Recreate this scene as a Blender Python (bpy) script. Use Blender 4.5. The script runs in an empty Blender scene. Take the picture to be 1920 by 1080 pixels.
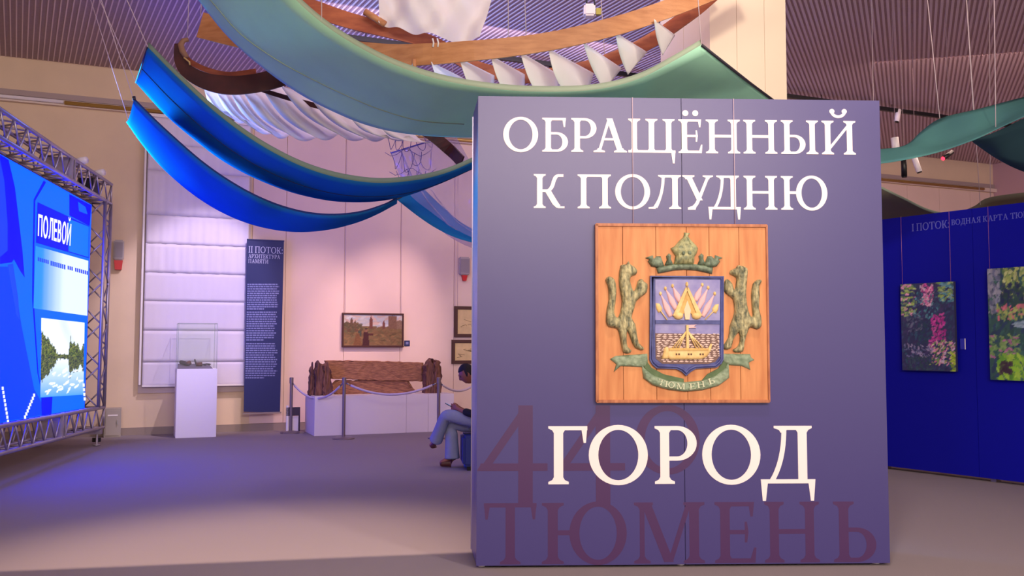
import bpy, bmesh, math, random
import numpy as np
from mathutils import Vector, Matrix
from mathutils.geometry import delaunay_2d_cdt
random.seed(7); rng = np.random.default_rng(7)
R = math.radians
C = bpy.context.scene.collection
scene = bpy.context.scene

# ------------------------------------------------------------------ camera
FPX = 1700.0
cam_d = bpy.data.cameras.new('camera'); cam = bpy.data.objects.new('camera', cam_d); C.objects.link(cam)
cam_d.sensor_width = 36.0; cam_d.lens = 36.0*FPX/1920; cam_d.clip_start = 0.05; cam_d.clip_end = 200
CAMZ = 1.5
cam_m = Matrix.Translation((0, 0, CAMZ)) @ Matrix.Rotation(R(90+3.48), 4, 'X') @ Matrix.Rotation(R(0.10), 4, 'Z')
cam.matrix_world = cam_m
scene.camera = cam

# ------------------------------------------------------------------ world, exposure
w = bpy.data.worlds.new('world'); scene.world = w; w.use_nodes = True
w.node_tree.nodes['Background'].inputs[0].default_value = (1.0, 0.87, 0.86, 1)
w.node_tree.nodes['Background'].inputs[1].default_value = 1.2
vs = scene.view_settings
vs.view_transform = 'Standard'; vs.look = 'None'; vs.gamma = 1; vs.use_curve_mapping = False
vs.exposure = 0.35

def lin(c):
    r = []
    for v in c[:3]:
        v = v/255.0
        r.append(v/12.92 if v <= 0.04045 else ((v+0.055)/1.055)**2.4)
    return tuple(r)

def lamp(kind, name, loc, target, power, col, size=None, size_y=None, angle=None, blend=0.5, spread=None):
    d = bpy.data.lights.new(name, kind); d.energy = power; d.color = col
    if kind == 'AREA':
        d.size = size
        if size_y: d.shape = 'RECTANGLE'; d.size_y = size_y
        if spread: d.spread = R(spread)
    if kind == 'SPOT':
        d.spot_size = R(angle); d.spot_blend = blend; d.shadow_soft_size = size or 0.05
    if kind == 'POINT': d.shadow_soft_size = size or 0.1
    o = bpy.data.objects.new(name, d); C.objects.link(o); o.location = loc
    v = Vector(target)-Vector(loc)
    o.rotation_euler = v.to_track_quat('-Z', 'Y').to_euler()
    return o

# room frame: far wall runs along U, its normal N points towards the camera
A = R(22.9)
U = Vector((math.cos(A), math.sin(A), 0)); N = Vector((math.sin(A), -math.cos(A), 0)); P0 = Vector((0, 17.45, 0))
def W(s, t, z): return P0 + U*s + N*t + Vector((0, 0, z))
CEIL = 6.01

#LIGHTS
lamp('SPOT', 'spot_added_ceiling', (-6.0, 10.6, 4.3), (3.6, 14.0, 5.7), 1250, (0.30, 0.46, 1.0), 0.1, angle=50, blend=1.0)  # blue spot added to tint the middle of the ceiling
lamp('SPOT', 'spot_added_fabric', (-5.6, 11.4, 4.2), (-3.4, 9.7, 3.75), 1700, (0.02, 0.44, 1.0), 0.1, angle=42, blend=0.8)  # added to brighten the blue cloth tips beyond what the screen gives
lamp('AREA', 'flood_front', (2.0, -3.5, 5.3), (1.2, 6.5, 2.2), 640, (1.0, 0.85, 0.70), 7.0, 1.6)
lamp('SPOT', 'spot_panel', (1.5, 4.1, 5.55), (1.25, 6.0, 2.7), 260, (1.0, 0.86, 0.80), 0.15, angle=84, blend=0.7)
lamp('SPOT', 'spot_pillar', (3.2, 2.0, 5.6), (2.8, 10.2, 3.9), 900, (1.0, 0.87, 0.68), 0.2, angle=40, blend=0.7)
lamp('SPOT', 'spot_painting', W(-1.5, 3.0, 5.75), W(-2.7, 0, 1.45), 640, (1.0, 0.68, 0.60), 0.06, angle=35, blend=0.9)
lamp('SPOT', 'spot_trough', W(-3.2, 3.0, 5.75), W(-3.9, 0, 1.3), 420, (1.0, 0.66, 0.50), 0.06, angle=34, blend=0.9)
lamp('SPOT', 'spot_blind', W(-4.6, 3.4, 5.75), W(-5.9, 0, 1.9), 560, (0.95, 0.80, 1.0), 0.06, angle=36, blend=0.55)
lamp('AREA', 'wash_far', W(-2.5, 4.5, 5.8), W(-2.5, 0.5, 1.8), 60, (0.9, 0.68, 0.85), 5.0, 0.5)
lamp('AREA', 'wash_hall', (0.5, 9.5, 5.85), (0.5, 9.5, 0), 60, (0.85, 0.62, 0.72), 5.0, 4.0)
lamp('AREA', 'wash_right', (7.5, 13.0, 5.7), (8, 15, 0), 190, (1.0, 0.66, 0.55), 4.0, 2.0)

ADDED_LAMP = Vector((-2.0, 5.0, 5.55))
lamp('SPOT', 'spot_added_floor', ADDED_LAMP, (-1.7, 6.2, 0), 1100, (1.0, 0.72, 0.54), 0.006, angle=50, blend=0.8)  # added lamp that warms the front carpet from out of view
# ------------------------------------------------------------------ helpers: camera rays, frames
CR = cam_m.to_3x3(); CO = Vector((0, 0, CAMZ))
def ray(px, py): return CR @ Vector(((px-960)/FPX, (540-py)/FPX, -1.0))
def P(px, py, d):
    r = ray(px, py); return CO + r*(d/r.y)
def floor_at(px, py, z=0.0):
    r = ray(px, py); return CO + r*((z-CAMZ)/r.z)

class Frame:
    """local X right along a face, local Y into the face, local Z up"""
    def __init__(s, origin, ex, ez=Vector((0, 0, 1))):
        ex = Vector(ex).normalized(); ey = Vector(ez).cross(ex).normalized(); ez = ex.cross(ey)
        m = Matrix((ex, ey, ez)).transposed().to_4x4(); m.translation = Vector(origin); s.m = m; s.i = m.inverted()
    def hit(s, px, py, w=0.0):
        o = s.i @ CO; r = s.i.to_3x3() @ ray(px, py)
        k = (-w-o.y)/r.y; p = o+r*k; return (p.x, p.z)
    def loc(s, p): return s.i @ Vector(p)

# ------------------------------------------------------------------ helpers: materials
MATS = {}
def mat(name, col, rough=0.6, metal=0.0, spec=0.5, var=0.0, vscale=20.0, bump=0.0, bscale=60.0, stretch=None, col2=None, emit=None, trans=0.0, alpha=None):
    if name in MATS: return MATS[name]
    m = bpy.data.materials.new(name); m.use_nodes = True; MATS[name] = m
    nt = m.node_tree; b = nt.nodes['Principled BSDF']
    c = lin(col)
    b.inputs['Base Color'].default_value = (*c, 1); b.inputs['Roughness'].default_value = rough
    b.inputs['Metallic'].default_value = metal; b.inputs['Specular IOR Level'].default_value = spec
    if var or bump or col2:
        tc = nt.nodes.new('ShaderNodeTexCoord'); mp = nt.nodes.new('ShaderNodeMapping')
        nt.links.new(tc.outputs['Object'], mp.inputs[0])
        if stretch: mp.inputs['Scale'].default_value = stretch
    if var or col2:
        n = nt.nodes.new('ShaderNodeTexNoise'); n.inputs['Scale'].default_value = vscale; n.inputs['Detail'].default_value = 5
        nt.links.new(mp.outputs[0], n.inputs['Vector'])
        rp = nt.nodes.new('ShaderNodeValToRGB'); nt.links.new(n.outputs['Fac'], rp.inputs[0])
        c2 = lin(col2) if col2 else tuple(min(1, x*(1+var)) for x in c)
        c1 = c if col2 else tuple(x*(1-var) for x in c)
        rp.color_ramp.elements[0].position = 0.32; rp.color_ramp.elements[1].position = 0.68
        rp.color_ramp.elements[0].color = (*c1, 1); rp.color_ramp.elements[1].color = (*c2, 1)
        nt.links.new(rp.outputs[0], b.inputs['Base Color'])
    if bump:
        n2 = nt.nodes.new('ShaderNodeTexNoise'); n2.inputs['Scale'].default_value = bscale; n2.inputs['Detail'].default_value = 4
        nt.links.new(mp.outputs[0], n2.inputs['Vector'])
        bp = nt.nodes.new('ShaderNodeBump'); bp.inputs['Strength'].default_value = bump; bp.inputs['Distance'].default_value = 0.01
        nt.links.new(n2.outputs['Fac'], bp.inputs['Height']); nt.links.new(bp.outputs[0], b.inputs['Normal'])
    if emit:
        b.inputs['Emission Color'].default_value = (*c, 1); b.inputs['Emission Strength'].default_value = emit
        b.inputs['Base Color'].default_value = (0.01, 0.01, 0.012, 1); b.inputs['Specular IOR Level'].default_value = 0.1
    if trans: b.inputs['Transmission Weight'].default_value = trans
    if alpha is not None: b.inputs['Alpha'].default_value = alpha
    return m

def cloth_mat(name, col, trans_col=None, tl=0.35, var=0.06, vscale=5.0, bump=0.15, bscale=140, sheen=0.0):
    """diffuse + translucent fabric"""
    if name in MATS: return MATS[name]
    m = bpy.data.materials.new(name); m.use_nodes = True; MATS[name] = m
    nt = m.node_tree; nt.nodes.remove(nt.nodes['Principled BSDF']); out = nt.nodes['Material Output']
    d = nt.nodes.new('ShaderNodeBsdfDiffuse'); t = nt.nodes.new('ShaderNodeBsdfTranslucent'); mx = nt.nodes.new('ShaderNodeMixShader')
    tc = nt.nodes.new('ShaderNodeTexCoord'); n = nt.nodes.new('ShaderNodeTexNoise'); n.inputs['Scale'].default_value = vscale; n.inputs['Detail'].default_value = 4
    nt.links.new(tc.outputs['Object'], n.inputs['Vector'])
    rp = nt.nodes.new('ShaderNodeValToRGB'); nt.links.new(n.outputs['Fac'], rp.inputs[0]); c = lin(col)
    rp.color_ramp.elements[0].color = (*[x*(1-var) for x in c], 1); rp.color_ramp.elements[1].color = (*[min(1, x*(1+var)) for x in c], 1)
    nt.links.new(rp.outputs[0], d.inputs[0])
    if trans_col: t.inputs[0].default_value = (*lin(trans_col), 1)
    else: nt.links.new(rp.outputs[0], t.inputs[0])
    mx.inputs[0].default_value = tl
    nt.links.new(d.outputs[0], mx.inputs[1]); nt.links.new(t.outputs[0], mx.inputs[2]); nt.links.new(mx.outputs[0], out.inputs[0])
    if bump:
        n2 = nt.nodes.new('ShaderNodeTexNoise'); n2.inputs['Scale'].default_value = bscale; nt.links.new(tc.outputs['Object'], n2.inputs['Vector'])
        bp = nt.nodes.new('ShaderNodeBump'); bp.inputs['Strength'].default_value = bump; bp.inputs['Distance'].default_value = 0.01
        nt.links.new(n2.outputs['Fac'], bp.inputs['Height']); nt.links.new(bp.outputs[0], d.inputs['Normal'])
    return m

def attr_mat(name, emit=0.0, rough=0.6):
    if name in MATS: return MATS[name]
    m = bpy.data.materials.new(name); m.use_nodes = True; MATS[name] = m
    nt = m.node_tree; b = nt.nodes['Principled BSDF']; a = nt.nodes.new('ShaderNodeAttribute'); a.attribute_name = 'paint'
    b.inputs['Roughness'].default_value = rough
    if emit:
        nt.links.new(a.outputs['Color'], b.inputs['Emission Color']); b.inputs['Emission Strength'].default_value = emit
        b.inputs['Base Color'].default_value = (0.01, 0.01, 0.01, 1)
    else: nt.links.new(a.outputs['Color'], b.inputs['Base Color'])
    return m

def film_mat(name, col, dens=0.35):
    m = bpy.data.materials.new(name); m.use_nodes = True; nt = m.node_tree; nt.nodes.remove(nt.nodes['Principled BSDF'])
    out = nt.nodes['Material Output']; tr = nt.nodes.new('ShaderNodeBsdfTransparent'); di = nt.nodes.new('ShaderNodeBsdfTranslucent'); df = nt.nodes.new('ShaderNodeBsdfDiffuse')
    gl = nt.nodes.new('ShaderNodeBsdfGlossy'); gl.inputs['Roughness'].default_value = 0.18
    di.inputs[0].default_value = (*lin(col), 1); df.inputs[0].default_value = (*lin(col), 1)
    a = nt.nodes.new('ShaderNodeMixShader'); a.inputs[0].default_value = 0.5; nt.links.new(di.outputs[0], a.inputs[1]); nt.links.new(df.outputs[0], a.inputs[2])
    b = nt.nodes.new('ShaderNodeMixShader'); b.inputs[0].default_value = dens; nt.links.new(tr.outputs[0], b.inputs[1]); nt.links.new(a.outputs[0], b.inputs[2])
    c = nt.nodes.new('ShaderNodeMixShader'); c.inputs[0].default_value = 0.10; nt.links.new(b.outputs[0], c.inputs[1]); nt.links.new(gl.outputs[0], c.inputs[2])
    tc = nt.nodes.new('ShaderNodeTexCoord'); n = nt.nodes.new('ShaderNodeTexNoise'); n.inputs['Scale'].default_value = 6; nt.links.new(tc.outputs['Object'], n.inputs['Vector'])
    bp = nt.nodes.new('ShaderNodeBump'); bp.inputs['Strength'].default_value = 0.5; bp.inputs['Distance'].default_value = 0.06
    nt.links.new(n.outputs['Fac'], bp.inputs['Height']); nt.links.new(bp.outputs[0], gl.inputs['Normal'])
    nt.links.new(c.outputs[0], out.inputs[0]); return m

# ------------------------------------------------------------------ helpers: objects
def mesh_obj(name, verts, faces, m=None, parent=None, smooth=False):
    me = bpy.data.meshes.new(name); me.from_pydata([tuple(v) for v in verts], [], faces); me.update()
    return link(name, me, m, parent, smooth)
def link(name, me, m=None, parent=None, smooth=False):
    o = bpy.data.objects.new(name, me); C.objects.link(o)
    if m and not me.materials: me.materials.append(m)
    if parent: o.parent = parent
    if smooth: me.polygons.foreach_set('use_smooth', [True]*len(me.polygons))
    return o
def empty(name, frame_or_loc, rz=0.0):
    o = bpy.data.objects.new(name, None); C.objects.link(o); o.empty_display_size = 0.2
    if isinstance(frame_or_loc, Frame): o.matrix_world = frame_or_loc.m
    else: o.matrix_world = Matrix.Translation(frame_or_loc) @ Matrix.Rotation(rz, 4, 'Z')
    return o
def tag(o, label=None, cat=None, group=None, kind=None):
    if label: o['label'] = label
    if cat: o['category'] = cat
    if group: o['group'] = group
    if kind: o['kind'] = kind
    return o
def bm_new(): return bmesh.new()
def bm_obj(name, bm, m, parent=None, smooth=False):
    me = bpy.data.meshes.new(name); bmesh.ops.recalc_face_normals(bm, faces=bm.faces); bm.to_mesh(me); bm.free()
    return link(name, me, m, parent, smooth)
def add_box(bm, x0, x1, y0, y1, z0, z1, bev=0.0):
    r = bmesh.ops.create_cube(bm, size=1.0)
    for v in r['verts']: v.co = Vector(((x0+x1)/2+v.co.x*(x1-x0), (y0+y1)/2+v.co.y*(y1-y0), (z0+z1)/2+v.co.z*(z1-z0)))
    if bev:
        es = list({e for v in r['verts'] for e in v.link_edges})
        bmesh.ops.bevel(bm, geom=es, offset=bev, segments=2, affect='EDGES')
def box(name, x0, x1, y0, y1, z0, z1, m, parent=None, bev=0.0):
    bm = bm_new(); add_box(bm, x0, x1, y0, y1, z0, z1, bev); return bm_obj(name, bm, m, parent)
def ring_mesh(rings, closed_ends=True, closed_loop=False):
    n = len(rings[0]); v = [p for r in rings for p in r]; f = []; k = len(rings)
    for i in range(k if closed_loop else k-1):
        a = i*n; b = ((i+1) % k)*n
        for j in range(n): f.append((a+j, a+(j+1) % n, b+(j+1) % n, b+j))
    if closed_ends and not closed_loop: f.append(tuple(range(n))[::-1]); f.append(tuple(range((k-1)*n, k*n)))
    return v, f
def tube_data(pts, r, n=8, closed=False):
    pts = [Vector(p) for p in pts]; rings = []; up = None
    for i, p in enumerate(pts):
        if closed: t = pts[(i+1) % len(pts)]-pts[i-1]
        else: t = pts[min(i+1, len(pts)-1)]-pts[max(i-1, 0)]
        t.normalize()
        if up is None: up = Vector((0, 0, 1)) if abs(t.z) < 0.9 else Vector((1, 0, 0))
        a = t.cross(up); 
        if a.length < 1e-4: up = Vector((0, 1, 0.3)); a = t.cross(up)
        a.normalize(); b = a.cross(t); up = b
        rr = r[i] if isinstance(r, (list, tuple)) else r
        rings.append([p+a*math.cos(2*math.pi*j/n)*rr+b*math.sin(2*math.pi*j/n)*rr for j in range(n)])
    return ring_mesh(rings, True, closed)
def tube(name, pts, r, m, parent=None, n=8, closed=False):
    v, f = tube_data(pts, r, n, closed); return mesh_obj(name, v, f, m, parent, smooth=True)
def lathe(name, prof, m, parent=None, n=24, axis_at=(0, 0, 0)):
    rings = [[Vector((axis_at[0]+r*math.cos(2*math.pi*j/n), axis_at[1]+r*math.sin(2*math.pi*j/n), axis_at[2]+z)) for j in range(n)] for r, z in prof]
    v, f = ring_mesh(rings); return mesh_obj(name, v, f, m, parent, smooth=False)
def spline(pts, n):
    """Catmull-Rom through points, n samples evenly in parameter"""
    p = [Vector(q) for q in pts]; p = [p[0]*2-p[1]]+p+[p[-1]*2-p[-2]]; k = len(p)-3; out = []
    for i in range(n):
        u = i/(n-1)*k; j = min(int(u), k-1); t = u-j; a, b, c, d = p[j:j+4]
        out.append(0.5*((2*b)+(c-a)*t+(2*a-5*b+4*c-d)*t*t+(3*b-a-3*c+d)*t**3))
    return out
def arc_resample(pts, n):
    s = spline(pts, max(n*4, 60)); L = [0]
    for a, b in zip(s, s[1:]): L.append(L[-1]+(b-a).length)
    out = []; j = 0
    for i in range(n):
        t = L[-1]*i/(n-1)
        while j < len(L)-2 and L[j+1] < t: j += 1
        k = (t-L[j])/max(1e-9, L[j+1]-L[j]); out.append(s[j].lerp(s[j+1], k))
    return out
def sheet(name, rails, m, parent=None, n=48, sub=4, thick=0.004, ripple=0.0, sag=0.0):
    """cloth through two or more rails of points"""
    rr = [arc_resample(r, n) for r in rails]; rows = []
    for a, b in zip(rr, rr[1:]):
        for k in range(sub):
            t = k/sub; rows.append([p.lerp(q, t) for p, q in zip(a, b)])
    rows.append(rr[-1]); K = len(rows)
    if ripple or sag:
        for i, row in enumerate(rows):
            for j, p in enumerate(row):
                p.z += ripple*math.sin(j*0.55+i*0.9)*math.sin(math.pi*i/(K-1)) - sag*math.sin(math.pi*i/(K-1))
    v = [p for r in rows for p in r]; f = [(i*n+j, i*n+j+1, (i+1)*n+j+1, (i+1)*n+j) for i in range(K-1) for j in range(n-1)]
    o = mesh_obj(name, v, f, m, parent, smooth=True)
    if thick:
        md = o.modifiers.new('thickness', 'SOLIDIFY'); md.thickness = thick; md.offset = 0
    return o
def band(name, pts, wid, th, m, parent=None, n=40, up=None):
    """wooden band: rectangular section swept along a curve, tall side along 'up'"""
    c = arc_resample(pts, n); rings = []
    for i, p in enumerate(c):
        t = (c[min(i+1, n-1)]-c[max(i-1, 0)]).normalized(); u0 = Vector(up) if up else Vector((0, 0, 1))
        s = t.cross(u0).normalized(); u = s.cross(t).normalized(); k = i/(n-1)
        wv = np.interp(k, np.linspace(0, 1, len(wid)), wid)/2 if isinstance(wid, (list, tuple)) else wid/2
        rings.append([p+s*th/2+u*wv, p-s*th/2+u*wv, p-s*th/2-u*wv, p+s*th/2-u*wv])
    v, f = ring_mesh(rings); return mesh_obj(name, v, f, m, parent)

def ccw(p):
    a = sum(p[i-1].x*p[i].y-p[i].x*p[i-1].y for i in range(len(p)))
    return p if a > 0 else p[::-1]
# 2D shapes ------------------------------------------------------------
def union_mesh(polys):
    vs, fs = [], []
    for p in polys:
        b = len(vs); p = ccw([Vector(q) for q in p]); vs += p; fs.append(list(range(b, b+len(p))))
    V, E, F, ov, oe, of = delaunay_2d_cdt(vs, [], fs, 0, 1e-5)
    return V, [f for f, o in zip(F, of) if o]
def plate_data(polys, w0, w1):
    """2D polygons (united) to a plate between relief heights w0 (back) and w1 (front); local (u,-w,v)"""
    V, F = union_mesh(polys); n = len(V)
    verts = [(v.x, -w1, v.y) for v in V]+[(v.x, -w0, v.y) for v in V]
    cnt = {}
    for f in F:
        for a, b in zip(f, f[1:]+f[:1]): cnt[(a, b)] = 1
    faces = [tuple(f) for f in F]
    for (a, b) in cnt:
        if (b, a) not in cnt: faces.append((b, a, a+n, b+n))
    return verts, faces
def plate(name, polys, w0, w1, m, parent):
    if not isinstance(polys[0][0], (list, tuple, Vector)): polys = [polys]
    v, f = plate_data(polys, w0, w1); return mesh_obj(name, v, f, m, parent)
def smooth_closed(pts, k=3):
    p = [Vector(q) for q in pts]; n = len(p); out = []
    for i in range(n):
        a, b, c, d = p[i-1], p[i], p[(i+1) % n], p[(i+2) % n]
        for j in range(k):
            t = j/k; out.append(0.5*((2*b)+(c-a)*t+(2*a-5*b+4*c-d)*t*t+(3*b-a-3*c+d)*t**3))
    return out
def pillow(name, outline, w0, h, rad, m, parent, step=0.02, sm=2, rough=0.0, edge=0.25):
    """carved relief: rounded towards the outline"""
    pts = ccw(smooth_closed(outline, sm) if sm > 1 else [Vector(p) for p in outline])
    arr = np.array([(p.x, p.y) for p in pts]); n = len(arr)
    x0, y0 = arr.min(0); x1, y1 = arr.max(0); inner = []
    nx = np.roll(arr, -1, 0); d = nx-arr; L2 = (d**2).sum(1)+1e-12
    def dist(q):
        t = np.clip(((q-arr)*d).sum(1)/L2, 0, 1); return np.sqrt(((arr+d*t[:, None]-q)**2).sum(1)).min()
    def inside(q):
        c = ((arr[:, 1] > q[1]) != (nx[:, 1] > q[1])); xx = d[:, 0]*(q[1]-arr[:, 1])/np.where(d[:, 1] == 0, 1e-12, d[:, 1])+arr[:, 0]
        return (np.sum(c & (q[0] < xx)) % 2) == 1
    j = 0; y = y0
    while y < y1:
        x = x0+(step/2 if j % 2 else 0)
        while x < x1:
            q = np.array((x, y))
            if inside(q) and dist(q) > step*0.45: inner.append(q)
            x += step
        y += step*0.87; j += 1
    allv = [Vector(p) for p in arr]+[Vector(p) for p in inner]
    V, E, F, ov, oe, of = delaunay_2d_cdt(allv, [], [list(range(n))], 0, 1e-6)
    F = [f for f, o in zip(F, of) if o]; hs = []
    for v in V:
        q = np.array((v.x, v.y)); t = min(dist(q)/rad, 1.0); hh = edge+(1-edge)*math.sqrt(max(0, 1-(1-t)**2))
        if rough and t > 0.2: hh += rough*(rng.random()-0.5)
        hs.append(w0+h*hh)
    nV = len(V); verts = [(v.x, -hs[i], v.y) for i, v in enumerate(V)]+[(v.x, -w0, v.y) for v in V]
    cnt = {}
    for f in F:
        for a, b in zip(f, f[1:]+f[:1]): cnt[(a, b)] = 1
    faces = [tuple(f) for f in F]+[(b, a, a+nV, b+nV) for (a, b) in cnt if (b, a) not in cnt]
    return mesh_obj(name, verts, faces, m, parent, smooth=True)
def ell(cx, cy, rx, ry, n=20): return [(cx+rx*math.cos(2*math.pi*i/n), cy+ry*math.sin(2*math.pi*i/n)) for i in range(n)]

# ------------------------------------------------------------------ serif capitals, drawn as strokes, cap height 1
T_, H_, SV, SH = 0.16, 0.072, 0.095, 0.05
def rct(x0, x1, y0, y1): return [(x0, y0), (x1, y0), (x1, y1), (x0, y1)]
def foot(x0, x1, y, s=1, ext=SV):   # serif on a stem between x0,x1 at y; s=+1 sits on y, -1 hangs from y
    return [(x0-ext, y), (x1+ext, y), (x1+ext, y+s*SH*0.8), (x1+0.03, y+s*(SH+0.02)), (x1, y+s*0.12), (x0, y+s*0.12), (x0-0.03, y+s*(SH+0.02)), (x0-ext, y+s*SH*0.8)]
def stem(x, y0=0.0, y1=1.0, b=True, t=True, w=T_):
    r = [rct(x, x+w, y0, y1)]
    if b: r.append(foot(x, x+w, y0, 1))
    if t: r.append(foot(x, x+w, y1, -1))
    return r
def stroke(a, b, w): return [(a[0]-w/2, a[1]), (a[0]+w/2, a[1]), (b[0]+w/2, b[1]), (b[0]-w/2, b[1])]
def oring(cx, cy, rx, ry, tx, ty, a0=0, a1=360, n=44):
    r = []
    for i in range(n):
        a = R(a0+(a1-a0)*i/n); b = R(a0+(a1-a0)*(i+1)/n); o = []
        for k, t in ((0, a), (0, b), (1, b), (1, a)):
            o.append((cx+(rx-k*tx)*math.cos(t), cy+(ry-k*ty)*math.sin(t)))
        r.append(o)
    return r
def bowl(x0, y0, y1, xr, tt=T_*1.03, h=H_, mirror=False):
    ry = (y1-y0)/2; xc = xr-min(ry*1.15, xr-x0-0.05)
    r = oring(xc, (y0+y1)/2, xr-xc, ry, tt, h, -90, 90, 20)
    r += [rct(x0, xc, y0, y0+h), rct(x0, xc, y1-h, y1)]
    return r
def drop(x, y, l, s=-1, wd=0.11): return [(x-wd, y), (x, y), (x-0.025, y+s*l), (x-0.065, y+s*l)]
def dropL(x, y, l, s=-1, wd=0.11): return [(x, y), (x+wd, y), (x+0.065, y+s*l), (x+0.025, y+s*l)]
def path_stroke(pts, ws):
    r = []
    c = [Vector(p) for p in pts]; L, Q = [], []
    for i, p in enumerate(c):
        t = (c[min(i+1, len(c)-1)]-c[max(i-1, 0)]).normalized(); nn = Vector((-t.y, t.x)); L.append(p+nn*ws[i]/2); Q.append(p-nn*ws[i]/2)
    for i in range(len(c)-1): r.append([L[i], L[i+1], Q[i+1], Q[i]])
    return [[tuple(q) for q in s] for s in r]
def arcpts(p0, p1, p2, n=8): return [tuple((1-t)**2*Vector(p0)+2*t*(1-t)*Vector(p1)+t*t*Vector(p2)) for t in [i/n for i in range(n+1)]]
def glyph(ch):
    s = SV
    if ch == 'О': return oring(0.51, 0.5, 0.51, 0.52, 0.165, 0.085), 1.02
    if ch == 'Г': return stem(s, t=True)+[rct(s, 0.67, 1-H_, 1), drop(0.67, 1, 0.29)], 0.67
    if ch == 'Б': return stem(s)+[rct(s, 0.69, 1-H_, 1), drop(0.69, 1, 0.27)]+bowl(s, 0, 0.58, 0.75), 0.75
    if ch == 'Р': return stem(s)+bowl(s, 0.40, 1, 0.74), 0.74
    if ch == 'Ь': return stem(s)+bowl(s, 0, 0.57, 0.72), 0.72
    if ch == 'В': return stem(s)+bowl(s, 0, 0.56, 0.75)+bowl(s, 0.49, 1, 0.70), 0.75
    if ch == 'Ы': return glyph('Ь')[0]+stem(0.84), 1.10
    if ch == 'А': return [stroke((0.20, 0.02), (0.495, 1), 0.085), stroke((0.82, 0.02), (0.50, 1), 0.175), rct(0.28, 0.75, 0.35, 0.42), foot(0.16, 0.24, 0, 1, 0.13), foot(0.74, 0.90, 0, 1, 0.11)], 1.01
    if ch == 'Щ': return stem(s)+stem(s+0.50)+stem(s+1.0)+[rct(0, 1.37, 0, H_), [(1.24, H_), (1.37, H_), (1.345, -0.31), (1.29, -0.31)]], 1.38
    if ch in 'ЕЁ':
        g = stem(s)+[rct(s, 0.66, 1-H_, 1), drop(0.67, 1, 0.24, -1, 0.10), rct(s, 0.55, 0.47, 0.54), drop(0.57, 0.505, 0.17, 1, 0.06), drop(0.57, 0.505, 0.17, -1, 0.06), rct(s, 0.68, 0, H_), [(0.58, 0), (0.68, 0), (0.70, 0.25), (0.66, 0.25)]]
        if ch == 'Ё': g += [ell(0.21, 1.18, 0.088, 0.088), ell(0.50, 1.18, 0.088, 0.088)]
        return g, 0.70
    if ch == 'Н': return stem(s)+stem(0.73)+[rct(s, 0.8, 0.47, 0.55)], 0.99
    if ch in 'ИЙ':
        g = stem(s)+stem(0.73)+[[(s+T_-0.02, 0.13), (s+T_-0.02, 0.25), (0.74, 0.88), (0.74, 0.76)]]
        if ch == 'Й': g += oring(0.49, 1.30, 0.24, 0.22, 0.09, 0.085, 180, 360, 20)+[ell(0.31, 1.28, 0.075, 0.075), ell(0.67, 1.28, 0.075, 0.075)]
        return g, 0.99
    if ch == 'К':
        return stem(s)+[rct(s, 0.42, 0.47, 0.55)]+path_stroke(arcpts((0.40, 0.50), (0.54, 0.56), (0.58, 0.78))+arcpts((0.59, 0.80), (0.64, 0.97), (0.76, 0.965)), [0.10]*4+[0.11]*5+[0.11]*4+[0.10, 0.09, 0.08, 0.07, 0.06])+[rct(0.70, 0.87, 0.92, 1.0)]+path_stroke([(0.40, 0.53), (0.62, 0.16), (0.70, 0.07), (0.76, 0.045)], [0.16, 0.165, 0.14, 0.09])+[rct(0.70, 0.90, 0, 0.055)], 0.90
    if ch == 'П': return stem(s)+stem(0.72)+[rct(s, 0.8, 1-H_, 1)], 0.98
    if ch == 'Л':
        return stem(0.69)+[rct(0.35, 0.8, 1-H_, 1), foot(0.40, 0.46, 1, -1, 0.12)]+path_stroke(arcpts((0.43, 1), (0.43, 0.42), (0.20, 0.05), 10), [0.085]*7+[0.09, 0.10, 0.11, 0.12])+[[(0, 0), (0.20, 0), (0.26, 0.10), (0.12, 0.06), (0, 0.05)]], 0.95
    if ch == 'Д':
        return [rct(0.66, 0.66+T_, 0, 1), rct(0.32, 0.8, 1-H_, 1), foot(0.36, 0.44, 1, -1, 0.12), foot(0.66, 0.82, 1, -1, 0.09)]+path_stroke(arcpts((0.42, 1), (0.42, 0.40), (0.20, 0.05), 10), [0.085]*11)+[rct(0.02, 0.94, 0, H_), [(0, H_), (0.13, H_), (0.085, -0.30), (0.03, -0.30)], [(0.83, H_), (0.96, H_), (0.93, -0.30), (0.875, -0.30)]], 0.96
    if ch == 'У':
        return [stroke((0.20, 0.98), (0.53, 0.26), 0.17), foot(0.12, 0.28, 1, -1, 0.10), foot(0.74, 0.80, 1, -1, 0.12)]+path_stroke([(0.78, 0.98), (0.52, 0.33), (0.44, 0.16), (0.36, 0.06), (0.24, 0.02)], [0.085, 0.095, 0.10, 0.11, 0.09])+[[(0.18, -0.02), (0.40, -0.02), (0.44, 0.10), (0.18, 0.05)]], 0.95
    if ch == 'Ю': return stem(s)+[rct(s, 0.5, 0.47, 0.55)]+oring(0.90, 0.5, 0.46, 0.52, 0.16, 0.085), 1.36
    if ch == 'Т': return stem(0.37, t=False)+[rct(0, 0.90, 1-H_, 1), dropL(0, 1, 0.27), drop(0.90, 1, 0.27)], 0.90
    if ch == 'М': return stem(0.10, w=0.08)+stem(0.92)+[stroke((0.20, 1), (0.58, 0.02), 0.16), stroke((0.92, 1), (0.60, 0.02), 0.085), foot(0.16, 0.24, 1, -1, 0.08)], 1.18
    if ch == 'Х': return [stroke((0.18, 0.98), (0.72, 0.02), 0.175), stroke((0.72, 0.98), (0.18, 0.02), 0.085), foot(0.14, 0.22, 0, 1, 0.12), foot(0.64, 0.80, 0, 1, 0.10), foot(0.10, 0.26, 1, -1, 0.10), foot(0.68, 0.76, 1, -1, 0.12)], 0.90
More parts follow.
